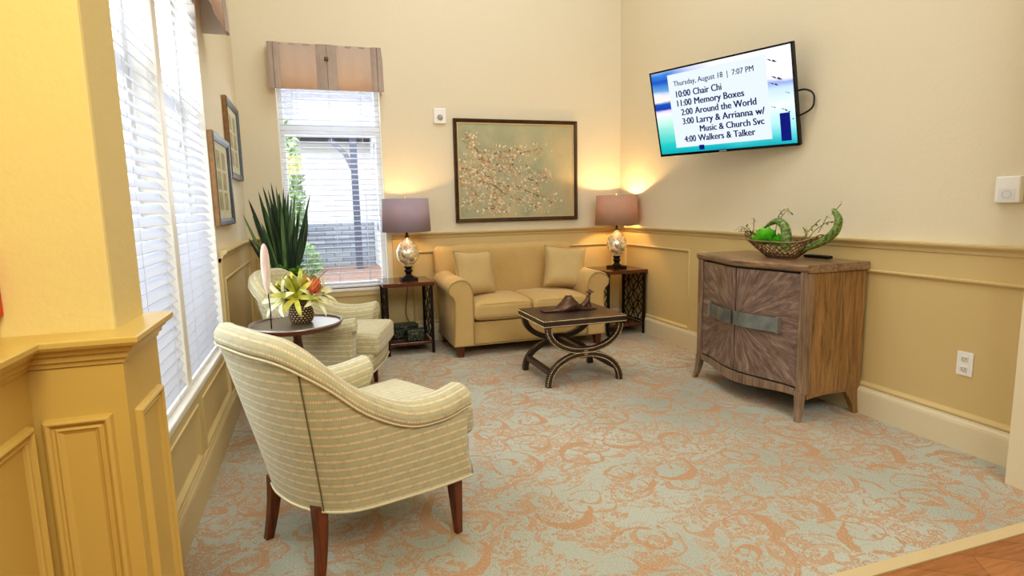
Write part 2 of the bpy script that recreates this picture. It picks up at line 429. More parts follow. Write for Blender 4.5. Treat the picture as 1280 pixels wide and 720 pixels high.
wainscot('trim_5', TR, 1.7, YB, [(1.78, 4.26), (4.40, 5.56)])
wainscot('trim_6', TL, LY1+.02, YB, [(LY1+.1, 5.55)])
wainscot('trim_7', TL, 1.6, LY1+.02, [(1.7, 2.12), (2.2, 2.93), (3.03, 3.92)], ztop=.43, hi=LZ0)
mb = MB(); sweep(mb, [(WX1+.05, YB), (XR, YB), (XR, 1.7)], RAIL); struct(mb, 'trim_8', M['trim'])
mb = MB(); sweep(mb, [(XL, LY1+.02), (XL, YB), (WX0-.04, YB)], RAIL)
struct(mb, 'trim_9', M['trim'])
BL = [(o+TH, z) for o, z in BASE]
BL[0] = (0, 0); BL[-1] = (0, .17)
mb = MB(); sweep(mb, [(XR, YB-TH), (XR, 1.7)], BL); struct(mb, 'baseboard_right', M['trim_light'])
mb = MB(); sweep(mb, [(XL, YB), (XR, YB)], BL); struct(mb, 'baseboard_back', M['trim_light'])
mb = MB(); sweep(mb, [(XL, 1.6), (XL, YB-TH)], BL); struct(mb, 'baseboard_left', M['trim'])

# near-left pier wainscot with cap, yellow light mixed into both tan colours
PX, PY, SX = -.545, 1.335, -.385
mb = MB()
mb.box((-.607, -1.2, 0), (PX, 1.39, 1.03)); mb.box((PX-.01, PY, 0), (SX, 1.602, 1.03))
def raised(mb, T, a0, a1, z0, z1):
    prof = [(0, 0), (.003, .011), (.009, .014), (.014, .010), (.016, .004), (.020, .004), (.024, .008), (.028, .004), (.034, .001), (.036, .001)]
    rings = [[T(a0+o, h, z0+o), T(a1-o, h, z0+o), T(a1-o, h, z1-o), T(a0+o, h, z1-o)] for o, h in prof]
    mb.loft(rings, closed_sec=True, caps=True, smooth=False)
raised(mb, lambda a, o, z: (a, PY-o, z), -.532, -.412, .2, .905)
raised(mb, lambda a, o, z: (SX+o, a, z), 1.375, 1.57, .2, .895)
raised(mb, lambda a, o, z: (PX+o, a, z), .6, 1.308, .2, .905)
struct(mb, 'trim_10', pm('pier_wainscot_yellow_lit', (205, 174, 96), .42), bevel=.0015)
CAP = [(-.07, RZ-.058), (.004, RZ-.058), (.006, RZ-.05), (.012, RZ-.046), (.014, RZ-.036), (.022, RZ-.031), (.025, RZ-.024), (.036, RZ-.018), (.04, RZ-.012), (.04, RZ-.003), (.037, RZ), (-.07, RZ)]
mb = MB(); sweep(mb, [(PX, -1.2), (PX, PY), (SX, PY), (SX, 1.602)], CAP); mb.box((-.65, -1.2, RZ-.05), (PX, 1.39, RZ-.001)); mb.box((-.65, PY, RZ-.05), (SX, 1.40, RZ-.001))
mb.box((-.42, 1.35, RZ-.05), (SX, 1.602, RZ-.001))
struct(mb, 'trim_11', pm('pier_cap_yellow_lit', (206, 178, 104), .35))

# ------------------------------------------------------------------ windows
glass = N('window_glass')
_t = glass.t; _mx = glass.n('ShaderNodeMixShader'); _tr = glass.n('ShaderNodeBsdfTransparent'); _gl = glass.n('ShaderNodeBsdfGlossy')
_gl.inputs['Roughness'].default_value = .02; _mx.inputs[0].default_value = .05
_t.links.new(_tr.outputs[0], _mx.inputs[1]); _t.links.new(_gl.outputs[0], _mx.inputs[2]); _t.links.new(_mx.outputs[0], _t.nodes['Material Output'].inputs[0])
M['glass'] = glass.m
slat_m = N('white_slat'); slat_m.setc(srgb(226, 230, 240)); slat_m.b.inputs['Roughness'].default_value = .45
_mx = slat_m.n('ShaderNodeMixShader'); _tl = slat_m.n('ShaderNodeBsdfTranslucent'); _tl.inputs[0].default_value = srgb(236, 240, 250); _mx.inputs[0].default_value = .22
slat_m.l(slat_m.b.outputs[0], _mx.inputs[1]); slat_m.l(_tl.outputs[0], _mx.inputs[2]); slat_m.l(_mx.outputs[0], slat_m.t.nodes['Material Output'].inputs[0])
M['slat'] = slat_m.m

def window(name, T, a0, a1, z0, z1, mid, out, sillout, frame_mat):
    """T(a, o, z): o > 0 towards the room"""
    mb = MB()
    def bx(b, x0, x1, o0, o1, zz0, zz1):
        ps = [T(x0,o0,zz0),T(x1,o0,zz0),T(x1,o1,zz0),T(x0,o1,zz0),T(x0,o0,zz1),T(x1,o0,zz1),T(x1,o1,zz1),T(x0,o1,zz1)]
        b.add(ps, [(0,3,2,1),(4,5,6,7),(0,1,5,4),(1,2,6,5),(2,3,7,6),(3,0,4,7)])
    w = .045
    for r in ((a0, a0+w, z0, z1), (a1-w, a1, z0, z1), (a0+w, a1-w, z0, z0+w), (a0+w, a1-w, z1-w, z1), (a0+w, a1-w, mid-.04, mid+.04)):
        bx(mb, r[0], r[1], -.165, -.12, r[2], r[3])
    root = struct(mb, name, frame_mat)
    g = MB(); bx(g, a0+.02, a1-.02, -.148, -.142, z0+.02, z1-.02); g.build('pane', M['glass'], root)
    if sillout:
        s_ = MB(); bx(s_, a0-(.03 if name == 'window_1' else 0), a1+(.03 if name == 'window_1' else 0), -.12, sillout, z0-.03, z0); s_.build('window_sill', M['sill'], root, bevel=.006)
    return root
window('window_1', TB, WX0, WX1, WZ0, WZ1, 2.02, 0, .03, M['white'])
window('window_2', TL, LY0, LYM0, LZ0, LZ1, 1.9, 0, 0, M['white'])
window('window_3', TL, LYM1, LY1, LZ0, LZ1, 1.9, 0, 0, M['white'])
struct(MB().box((XL-.17, LYM0, LZ0), (XL-.012, LYM1, LZ1)), 'trim_12', M['sill'], bevel=.004)
struct(MB().box((XL-.12, LY0, LZ0-.03), (XL+.022, LY1, LZ0+.001)), 'trim_13', M['sill'], bevel=.006)
struct(MB().box((XL-.17, LY1-.012, LZ0), (XL-.002, LY1-.001, LZ1)).box((XL-.17, LY0+.001, LZ0), (XL-.002, LY0+.012, LZ1)), 'trim_15', M['sill'])
# sill apron under the back window
struct(MB().box((WX0-.02, YB-.024, WZ0-.075), (WX1+.02, YB-.0, WZ0-.03)), 'trim_14', M['trim'], bevel=.004)

def blind(T, a0, a1, z0, z1, off, tilt, label, pitch=.048, sw=.05):
    ang = RAD(tilt)
    root = None
    n = int((z1-z0-.09)/pitch); mb = MB()
    for i in range(n):
        zc = z0+.045+i*pitch
        pts = []
        for s_ in (-1, -.5, 0, .5, 1):
            o = off + s_*sw/2*cos(ang); z = zc + s_*sw/2*sin(ang) + .003*(1-s_*s_); pts.append((o, z))
        lo = [T(a0, o, z-.0012) for o, z in pts]; hi = [T(a0, o, z+.0012) for o, z in pts[::-1]]
        lo2 = [T(a1, o, z-.0012) for o, z in pts]; hi2 = [T(a1, o, z+.0012) for o, z in pts[::-1]]
        mb.loft([lo+hi, lo2+hi2], smooth=False)
    e = thing('window_blind', label, 'blind', T((a0+a1)/2, off, z0)); loc = V(e.location)
    def sub(b, nm, mt, **k):
        b.v = [tuple(V(p)-loc) for p in b.v]; return b.build(nm, mt, e, **k)
    def bx(b, x0, x1, o0, o1, zz0, zz1):
        ps = [T(x0,o0,zz0),T(x1,o0,zz0),T(x1,o1,zz0),T(x0,o1,zz0),T(x0,o0,zz1),T(x1,o0,zz1),T(x1,o1,zz1),T(x0,o1,zz1)]
        b.add(ps, [(0,3,2,1),(4,5,6,7),(0,1,5,4),(1,2,6,5),(2,3,7,6),(3,0,4,7)])
    sub(mb, 'slats', M['slat'])
    b = MB(); bx(b, a0, a1, off-.026, off+.026, z0, z0+.02); sub(b, 'bottom_rail', M['white'], bevel=.003)
    b = MB(); bx(b, a0, a1, off-.03, off+.03, z1-.05, z1); sub(b, 'headrail', M['white'])
    for fr in (.18, .5, .82) if a1-a0 > .8 else (.2, .8):
        b = MB(); a = a0+(a1-a0)*fr
        for o in (-.027, .027): bx(b, a-.0015, a+.0015, off+o-.001, off+o+.001, z0, z1-.03)
        sub(b, 'ladder_cord', M['slat'])
    b = MB(); a = a0+(a1-a0)*.14; b.tube([T(a, off+.04, z1-.05), T(a, off+.042, z1-.9)], .002, 6)
    b.lathe([(.001, 0), (.008, .004), (.006, .03), (.002, .045)], T(a, off+.042, z1-.94), 10); sub(b, 'pull_cord', M['white'])
    return e
blind(TB, WX0+.012, WX1-.012, WZ0+.004, WZ1-.01, -.045, 5, 'white slatted blind hanging in the window behind the green plant')
blind(TL, LY0+.016, LYM0-.006, LZ0+.004, LZ1-.01, -.036, -48, 'white slatted blind in the left wall window next to the yellow-lit pier')
blind(TL, LYM1+.006, LY1-.016, LZ0+.004, LZ1-.01, -.036, -48, 'white slatted blind in the left wall window nearer the two framed prints')

# valances
def taupe():
    m = N('taupe_valance_fabric'); k = m.noise(m.coord('Object', (1, 1, 1)), 220, 2)
    m.setc(m.ramp(k, [(.3, srgb(222, 206, 192)), (.7, srgb(242, 230, 218))])); m.b.inputs['Roughness'].default_value = .85
    mx = m.n('ShaderNodeMixShader'); tl = m.n('ShaderNodeBsdfTranslucent'); tl.inputs[0].default_value = srgb(240, 206, 176); mx.inputs[0].default_value = .45
    m.l(m.b.outputs[0], mx.inputs[1]); m.l(tl.outputs[0], mx.inputs[2]); m.l(mx.outputs[0], m.t.nodes['Material Output'].inputs[0]); return m.m
M['val'] = taupe(); M['val_pleat'] = pm('taupe_pleat_fabric', (176, 160, 150), .85, var=.1)
def valance(T, a0, a1, z0, z1, d, label):
    e = thing('window_valance', label, 'valance', T((a0+a1)/2, 0, z0)); loc = V(e.location)
    def sub(b, nm, mt, par=None, **k):
        b.v = [tuple(V(p)-loc) for p in b.v]; return b.build(nm, mt, par or e, **k)
    def bx(b, x0, x1, o0, o1, zz0, zz1):
        ps = [T(x0,o0,zz0),T(x1,o0,zz0),T(x1,o1,zz0),T(x0,o1,zz0),T(x0,o0,zz1),T(x1,o0,zz1),T(x1,o1,zz1),T(x0,o1,zz1)]
        b.add(ps, [(0,3,2,1),(4,5,6,7),(0,1,5,4),(1,2,6,5),(2,3,7,6),(3,0,4,7)])
    # front curtain, slightly flared, gently rippled
    n = 40; secs = []
    for i in range(n+1):
        a = a0+(a1-a0)*i/n; rp = .004*sin(i*1.3)
        secs.append([T(a, d-.006, z1), T(a, d+rp, z1), T(a, d+.012+rp, (z0+z1)/2), T(a, d+.02+rp, z0), T(a, d+.012+rp, z0)])
    b = MB().loft(secs); sub(b, 'front_panel', M['val'])
    for s_, x in ((0, a0), (1, a1-.006)):
        b = MB(); bx(b, x, x+.006, 0, d+.012, z0+.004, z1); sub(b, 'side_panel', M['white'] if s_ else M['val'])
    b = MB(); bx(b, a0, a1, 0, d, z1-.012, z1+.002); sub(b, 'top_board', M['val_pleat'])
    c = (a0+a1)/2; w = .085 if a1-a0 < 1.5 else .1
    for cx in (c, a0+.05, a1-.05):
        ww = w if cx == c else .05
        b = MB(); secs = []
        for x, o in ((-1, .002), (-.6, .012), (-.1, .014), (0, .006), (.1, .014), (.6, .012), (1, .002)):
            secs.append([T(cx+x*ww, d+.006+o, z1+.001), T(cx+x*ww*1.03, d+.02+o, z0+.002), T(cx+x*ww*1.03, d+.012, z0+.002), T(cx+x*ww, d, z1+.001)])
        b.loft(secs, smooth=False); p = sub(b, 'pleat', M['val_pleat'])
        if cx == c:
            b = MB(); pts = T(c, d+.03, z1-.12)
            b.rbox(.034 if T is TB else .02, .02 if T is TB else .034, .034, .0095, pts, nd=2); sub(b, 'button', pm('brown_button', (110, 78, 66), .5))
    return e
valance(TB, -.305, .655, 2.335, 2.715, .12, 'taupe box valance with a covered button over the window behind the plant')
valance(TL, 1.75, 4.19, 2.385, 2.80, .12, 'taupe box valance cut by the top of the frame over the left wall windows')

# ------------------------------------------------------------------ outside
struct(MB().box((-8, YB+.18, .2), (12, 30, .35)), 'ground', pm('ground_gravel', (150, 140, 124), .9, var=.2))
mb = MB()
for i in range(22):
    mb.box((-.9, 6.6+i*.17, .35), (.95, 6.6+i*.17+.15, .365))
struct(mb, 'path', pm('brown_pavers', (146, 120, 108), .8, var=.25, vscale=14))
def stone():
    m = N('grey_stone_veneer'); br = m.n('ShaderNodeTexBrick'); m.l(m.coord('Object', (1, 1, 1), (RAD(90), 0, 0)), br.inputs['Vector'])
    br.inputs['Scale'].default_value = 1; br.inputs['Brick Width'].default_value = .27; br.inputs['Row Height'].default_value = .075; br.inputs['Mortar Size'].default_value = .009
    br.inputs['Color1'].default_value = srgb(140, 152, 168); br.inputs['Color2'].default_value = srgb(172, 182, 194); br.inputs['Mortar'].default_value = srgb(112, 122, 136)
    m.setc(br.outputs[0]); m.b.inputs['Roughness'].default_value = .9; return m.m
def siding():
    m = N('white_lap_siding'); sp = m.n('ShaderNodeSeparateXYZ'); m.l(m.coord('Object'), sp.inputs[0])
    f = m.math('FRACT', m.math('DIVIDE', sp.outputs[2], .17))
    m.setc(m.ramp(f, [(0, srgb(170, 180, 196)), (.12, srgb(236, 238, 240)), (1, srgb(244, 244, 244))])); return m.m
M['siding'] = siding(); M['stone'] = stone()
hb = thing('neighbouring_building', 'white sided building with grey stone base seen through the back window blind', 'building', (0, 10.5, -.25))
def hsub(b, nm, mt, **k):
    b.v = [(x, y-10.5, z+.25) for x, y, z in b.v]; return b.build(nm, mt, hb, **k)
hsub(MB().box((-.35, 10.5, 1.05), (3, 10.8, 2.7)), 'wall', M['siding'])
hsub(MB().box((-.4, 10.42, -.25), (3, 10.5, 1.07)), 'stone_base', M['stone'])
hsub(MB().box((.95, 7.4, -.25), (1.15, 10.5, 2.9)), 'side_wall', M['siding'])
rf = MB(); rf.add([(-.9, 10.0, 2.62), (3, 10.0, 2.62), (3, 12.5, 4.0), (-.9, 12.5, 4.0), (-.9, 10.0, 2.54), (3, 10.0, 2.54), (3, 12.5, 3.9), (-.9, 12.5, 3.9)], [(0,1,2,3),(7,6,5,4),(0,4,5,1),(1,5,6,2),(2,6,7,3),(3,7,4,0)])
hsub(rf, 'roof', pm('grey_shingles', (130, 130, 136), .9, var=.2, vscale=20))
hsub(MB().box((-.35, 10.44, 2.4), (3, 10.5, 2.6)), 'fascia', pm('dark_fascia', (90, 92, 100), .6))
for y0 in (7.7, 8.9):
    fr = hsub(MB().box((.925, y0, .95), (.95, y0+.75, 2.3)), 'window', pm('window_trim_grey', (140, 150, 170), .5))
    b = MB().box((.918, y0+.07, 1.02), (.928, y0+.68, 2.23)); b.v = [(x, y-10.5, z+.25) for x, y, z in b.v]; b.build('pane', pm('blue_pane', (190, 206, 230), .1), fr)
pc = thing('porch_post', 'slim dark porch post with bracket outside the back window', 'post', (.62, 9.6, -.25))
MB().box((-.05, -.05, 0), (.05, .05, 2.75)).build('post', pm('slate_post', (84, 92, 112), .6), pc)
MB().strip([(0, 0, 2.1), (-.12, 0, 2.4), (-.35, 0, 2.62)], .07, .07, (0, 1, 0)).build('bracket', pm('slate_post_bracket', (104, 108, 122), .6), pc)
MB().box((-.6, -.10, 2.66), (.28, .10, 2.76)).build('beam', pm('slate_beam', (150, 152, 160), .7), pc)
def bush(name, label, c, rx, ry, rz, n, col, ls=.07):
    mb = MB(); rnd = random.Random(len(label))
    for i in range(n):
        u = rnd.uniform(0, 2*pi); w = rnd.uniform(-1, 1); r = rnd.uniform(.45, 1)**.5; q = (1-w*w)**.5
        p = V((c[0]+rx*r*q*cos(u), c[1]+ry*r*q*sin(u), c[2]+rz*r*w)); a = V((rnd.gauss(0,1), rnd.gauss(0,1), rnd.gauss(0,1))).normalized(); b = a.orthogonal().normalized()
        mb.add([p-a*ls, p+b*ls*.4, p+a*ls, p-b*ls*.4], [(0,1,2,3)])
    mb.tube([(c[0], c[1], -.25), (c[0]+.03, c[1], c[2])], .03, 6)
    return tag(mb.build(name, pm(name+'_leaves', col, .7, var=.35, vscale=5)), label, 'bush')
bush('leafy_shrub', 'tall pale green shrub outside at the left of the back window', (-.52, 9.0, 1.6), .42, .5, 1.1, 1500, (150, 176, 128))
bush('low_shrub', 'low green shrub outside under the back window beside the path', (-.3, 7.6, .65), .35, .35, .35, 600, (120, 150, 104), .05)

# ------------------------------------------------------------------ armchairs
def make_armchair(label, loc, rz):
    e = thing('armchair', label, 'armchair', loc, rz, None)
    H = .247
    # control rows: (bottom u,v) (top u,v) top z, thickness, roll
    ctr = [((.56,-.385),(.565,-.385),.615,.115,.030), ((.42,-.368),(.42,-.395),.598,.115,.030), ((.27,-.335),(.27,-.392),.612,.11,.022), ((.13,-.297),(.10,-.385),.70,.10,.014),
           ((.055,-.25),(-.04,-.362),.82,.09,.010), ((.0,-.17),(-.135,-.275),.895,.085,.008), ((-.025,-.08),(-.185,-.13),.915,.085,.006)]
    full = ctr + [((-.03, 0), (-.195, 0), .92, .085, .006)] + [((b[0], -b[1]), (t[0], -t[1]), z, th, rl) for b, t, z, th, rl in ctr[::-1]]
    ns = 5
    B = crom([(b[0], b[1], 0) for b, t, z, th, rl in full], ns); T = crom([(t[0], t[1], z) for b, t, z, th, rl in full], ns)
    Q = crom([(th, rl, 0) for b, t, z, th, rl in full], ns); m = len(B)
    outer_s, inner_s, us, vs_o, seam = [], [], [0], [], []
    for i in range(m):
        a = T[max(0, i-1)]; b_ = T[min(m-1, i+1)]; t = V((b_.x-a.x, b_.y-a.y)).normalized()
        nrm = V((t.y, -t.x)) * 1.0          # outward: path runs right-front -> back -> left-front
        if nrm.dot(V((T[i].x-.25, T[i].y))) < 0: nrm = -nrm
        th, rl = Q[i].x, Q[i].y; tz = T[i].z
        def P(k, off):                       # k: height fraction 0 bottom..1 top
            w = k**1.25
            x = B[i].x*(1-w)+T[i].x*w; y = B[i].y*(1-w)+T[i].y*w; z = H+(tz-H)*k
            fr = max(0, 1-min(i, m-1-i)/5.0); x -= .04*fr*sin(pi*min(1, k**.8))
            return (x+nrm.x*off, y+nrm.y*off, z)
        hh = tz-H; kt = 1-.075/hh
        sec = [P(0, 0)] + [P(k*kt, .010*sin(pi*k)) for k in (.15, .35, .55, .75, .9)] + [P(kt, 0)]
        # roll (outer lip, top, inner)
        rr = []
        c = P(kt+.02/hh, -th*.48)
        for ang in (200, 170, 140, 110, 85, 60, 30, 0, -20):
            aa = RAD(180-ang)
            pass
        R = th*.5+rl*.45
        for ang in (-20, -5, 15, 40, 65, 90, 115, 140, 165, 190):
            aa = RAD(ang); rr.append((c[0]+nrm.x*R*cos(aa), c[1]+nrm.y*R*cos(aa), c[2]+min(R, .06)*sin(aa)+.0))
        inner = [P(k, -th+.004) for k in (kt-.12, kt*.75, kt*.5)] + [P(.42*kt, -th-.0)] + [P(.2, -th)]
        outer_s.append([V(p) for p in sec]); inner_s.append([V(p) for p in [sec[-1]]+rr+inner]); seam.append(P(kt-.004/hh, .010))
    for i in range(1, m): us.append(us[-1]+(B[i]-B[i-1]).length*.5+(T[i]-T[i-1]).length*.5)
    def lens(S):
        out = []
        for q in S:
            acc = [0]
            for k in range(1, len(q)): acc.append(acc[-1]+(q[k]-q[k-1]).length)
            out.append(acc)
        return out
    hs = [[p.z for p in q] for q in outer_s]
    MB().loft([[tuple(p) for p in q] for q in outer_s], closed_sec=False, us=us, vsc=hs, caps=False).build('outer_shell', M['chairfab'], e)
    ib = MB().loft([[tuple(p) for p in q] for q in inner_s], closed_sec=False, us=us, vsc=lens(inner_s), caps=False)
    ib.build('inside_back', M['chairfab'], e)
    # arm front panels
    for i, s_ in ((0, -1), (m-1, 1)):
        o = [tuple(p) for p in outer_s[i]]; n_ = [tuple(p) for p in inner_s[i]][1:]
        ring = o + n_; bulge = []
        cx = sum(p[0] for p in ring)/len(ring); cy = sum(p[1] for p in ring)/len(ring); cz = sum(p[2] for p in ring)/len(ring)
        r2 = [(p[0]+.012, cy+(p[1]-cy)*.9, cz+(p[2]-cz)*.965) for p in ring]
        r3 = [(p[0]+.016, cy+(p[1]-cy)*.5, cz+(p[2]-cz)*.8) for p in ring]
        b = MB().loft([ring, r2, r3], caps=False); b.add(r3, [tuple(range(len(r3)))], True)
        nn = len(ring)
        b.uv = [[(b.v[k][1], b.v[k][2]) for k in f] for f in b.f]
        b.build('arm_front', M['chairfab'], e)
    # welts: along seam under the roll, along bottom edge, and two vertical back seams
    w = MB(); w.tube([(p[0], p[1], p[2]) for p in seam], .0045, 6); w.build('welt', M['welt'], e)
    w = MB(); bot = [tuple(q[0]) for q in outer_s]; w.tube(bot+[], .0055, 6)
    w.tube([bot[-1], (.612, .30, H), (.64, .27, H), (.657, 0, H), (.64, -.27, H), (.612, -.30, H), bot[0]], .0055, 6); w.build('bottom_welt', M['welt'], e)
    for idx in (int(4.6*ns), m-1-int(4.6*ns)):
        MB().tube([tuple(p) for p in outer_s[idx]], .0035, 6).build('back_seam', pm('seam_shadow', (120, 112, 84), .9) if idx < m/2 else bpy.data.materials['seam_shadow'], e)
    # deck and front apron
    poly = [(p[0], p[1]) for p in bot]
    ap = MB(); secs = []
    for y in (-.295, -.285, -.2, -.1, 0, .1, .2, .285, .295):
        x = .635+.02*(1-(y/.295)**2)-(.02 if abs(y) > .29 else 0)
        secs.append([(x-.12, y, H), (x-.004, y, H), (x, y, H+.05), (x+.002, y, H+.1), (x-.004, y, H+.12), (x-.12, y, H+.12)])
    ap.loft(secs, smooth=True); ap.uv = [[(ap.v[k][1], ap.v[k][2]) for k in f] for f in ap.f]
    ap.build('apron', M['chairfab'], e)
    dk = MB(); dk.add([(x, y, H+.003) for x, y in poly], [tuple(range(len(poly)))]); dk.build('underside', M['welt'], e)
    dk = MB(); dk.box((.06, -.20, H+.02), (.55, .20, H+.1)); dk.build('seat_deck', M['chairfab_in'], e)
    # seat cushion, T shape kept simple, wider at the front
    def warp(p):
        k = (p.x+.31)/.62; return (p.x, p.y*(.82+.20*k), p.z)
    c = MB().rbox(.69, .555, .135, .035, (.340, 0, .425), crown=.022, warp=warp, nd=8)
    c.build('seat_cushion', M['chairfab'], e, weld=True)
    for zz in (-.058, .062):
        pts = []
        for k in range(56):
            a = 2*pi*k/56; x = .335*math.copysign(abs(cos(a))**.25, cos(a)); y = .268*math.copysign(abs(sin(a))**.25, sin(a)); x2, y2, _ = warp(V((x, y, 0)))
            pts.append((.340+x2, y2, .425+zz))
        MB().tube(pts, .004, 6, closed=True).build('cushion_welt', M['welt'], e)
    for sx_, sy_ in ((1, -1), (1, 1), (0, -1), (0, 1)):
        if sx_: b = MB().taper((.52, sy_*.335, 0), (.026, .026), (.515, sy_*.325, H+.02), (.05, .05))
        else:
            b = MB(); secs = []
            for k in range(6):
                t = k/5; cx = .015-.03*(1-t)**1.8; cy = sy_*(.205-.03*t); q = .03+.018*t
                secs.append([(cx-q/2, cy-q/2, (H+.02)*t), (cx+q/2, cy-q/2, (H+.02)*t), (cx+q/2, cy+q/2, (H+.02)*t), (cx-q/2, cy+q/2, (H+.02)*t)])
            b.loft(secs, smooth=False)
        b.build('leg', M['legwood'], e, bevel=.003)
    return e
ch = make_armchair('aqua and gold dotted tub armchair in the foreground, seen from behind', (-.150, 2.228, 0), RAD(28))
dup(ch, (-.235, 4.265, 0), RAD(-17), 'aqua and gold dotted tub armchair behind the round tray table, below the green plant')

# ------------------------------------------------------------------ sofa
def make_sofa():
    e = thing('loveseat', 'gold tweed two seat sofa against the back wall under the blossom painting', 'sofa', (1.79, 4.86, 0))
    # local: x -.8...8, y 0 (front) .. .76 (back)
    S = M['sofa']
    b = MB().rbox(1.10, .70, .20, .012, (0, .375, .20), nd=4); b.build('seat_base', S, e, weld=True)
    # back: rounded top, raked
    def wb(p):
        k = (p.z+.40)/.80
        return (p.x*(1.0+.02*k)-.03*max(0,k), p.y+.06*k-(.012*(1-(p.x/.72)**2)), p.z+.018*(1-(p.x/.70)**4)*max(0, k))
    b = MB().rbox(1.40, .15, .78, .06, (0, .665, .535), crown=0, warp=wb, nd=10); b.build('back', S, e, weld=True)
    for s_ in (-1, 1):
        # arm cross-section in x-z: panel rising, rolled outward top
        sec = []
        xi, xo = .545, .72
        pts = [(xi, .10), (xi, .56), (xi+.006, .61), (xi+.03, .66), (xi+.075, .69), (xi+.13, .69), (xi+.185, .665), (xi+.215, .62), (xi+.205, .575), (xi+.175, .55), (xi+.16, .50), (xo-.012, .35), (xo, .10)]
        secs = []
        for y, dz, ins in ((0.0, -.012, .006), (.008, 0, 0), (.2, 0, 0), (.45, .004, 0), (.66, .01, 0), (.70, .01, .004)):
            q = [((x-(ins if x > .63 else -ins))*s_, y, (z+dz*(1 if z > .5 else 0))) for x, z in pts]
            secs.append(q if s_ > 0 else q[::-1])
        b = MB().loft(secs, smooth=True, caps=False); b.add(secs[0], [tuple(range(len(pts)))[::-1]]); b.add(secs[-1], [tuple(range(len(pts)))])
        a_ = b.build('arm', S, e)
        p3 = [((x)*s_, -.004, z-(.012 if z > .5 else 0)) for x, z in pts]
        MB().tube([(p[0], -.002, p[2]) for p in p3], .005, 6).build('welt', M['pillow_trim'], a_)
    for s_ in (-1, 1):
        def wc(p): return (p.x, p.y, p.z)
        b = MB().rbox(.545, .60, .15, .045, (s_*.273, .275, .40), crown=.03, nd=8); c = b.build('seat_cushion', S, e, weld=True)
        for zz in (.058, -.058):
            pts = [(s_*.273+.262*math.copysign(abs(cos(a))**.2, cos(a)), .275+.292*math.copysign(abs(sin(a))**.2, sin(a)), .40+zz) for a in [2*pi*k/64 for k in range(64)]]
            MB().tube(pts, .004, 6, closed=True).build('welt', M['pillow_trim'], c)
    MB().tube([(-.72, .0, .102), (.72, 0, .102), (.72, .72, .102), (-.72, .72, .102)], .005, 6, closed=True).build('bottom_welt', M['pillow_trim'], e)
    for x in (-.66, .66):
        for y in (.05, .68):
            MB().taper((x, y, 0), (.05, .05), (x, y, .105), (.07, .07)).build('leg', M['legwood'], e, bevel=.003)
    return e
make_sofa()
def pillow(label, loc, rot, s=.42, th=.18):
    mb = MB(); n = 16
    for sg in (-1, 1):
        vs = []; fs = []
        for i in range(n+1):
            for j in range(n+1):
                x = -1+2*i/n; y = -1+2*j/n
                x = math.copysign(abs(x)**.85, x); y = math.copysign(abs(y)**.85, y)
                px = x*(1-.09*(1-y*y)); py = y*(1-.09*(1-x*x))
                z = sg*(th/2)*((1-x**4)*(1-y**4))**.5*(1+.05*sin(6*x+3*y))
                vs.append((px*s/2, z, py*s/2))
        for i in range(n):
            for j in range(n):
                f = (i*(n+1)+j, (i+1)*(n+1)+j, (i+1)*(n+1)+j+1, i*(n+1)+j+1); fs.append(f if sg < 0 else f[::-1])
        mb.add(vs, fs, True)
    o = mb.build('throw_pillow', M['pillow'], weld=True); tag(o, label, 'pillow', None); o.location = loc; o.rotation_euler = rot
    ed = []
    for k in range(80):
        t = k/80*4; side = int(t); q = -1+2*(t-side)
        x, y = [(q, -1), (1, q), (-q, 1), (-1, -q)][side]
        ed.append((x*(1-.09*(1-y*y))*s/2, 0, y*(1-.09*(1-x*x))*s/2))
    MB().tube(ed, .004, 6, closed=True).build('piping', M['pillow_trim'], o)
    return o
pillow('gold throw pillow leaning on the sofa arm beside the lavender-lit lamp', (1.355, 5.20, .69), (RAD(-14), RAD(3), RAD(26)), .43)
pillow('pale gold throw pillow at the sofa end beside the bronze corner table', (2.265, 5.235, .70), (RAD(-15), RAD(5), RAD(-14)), .41)

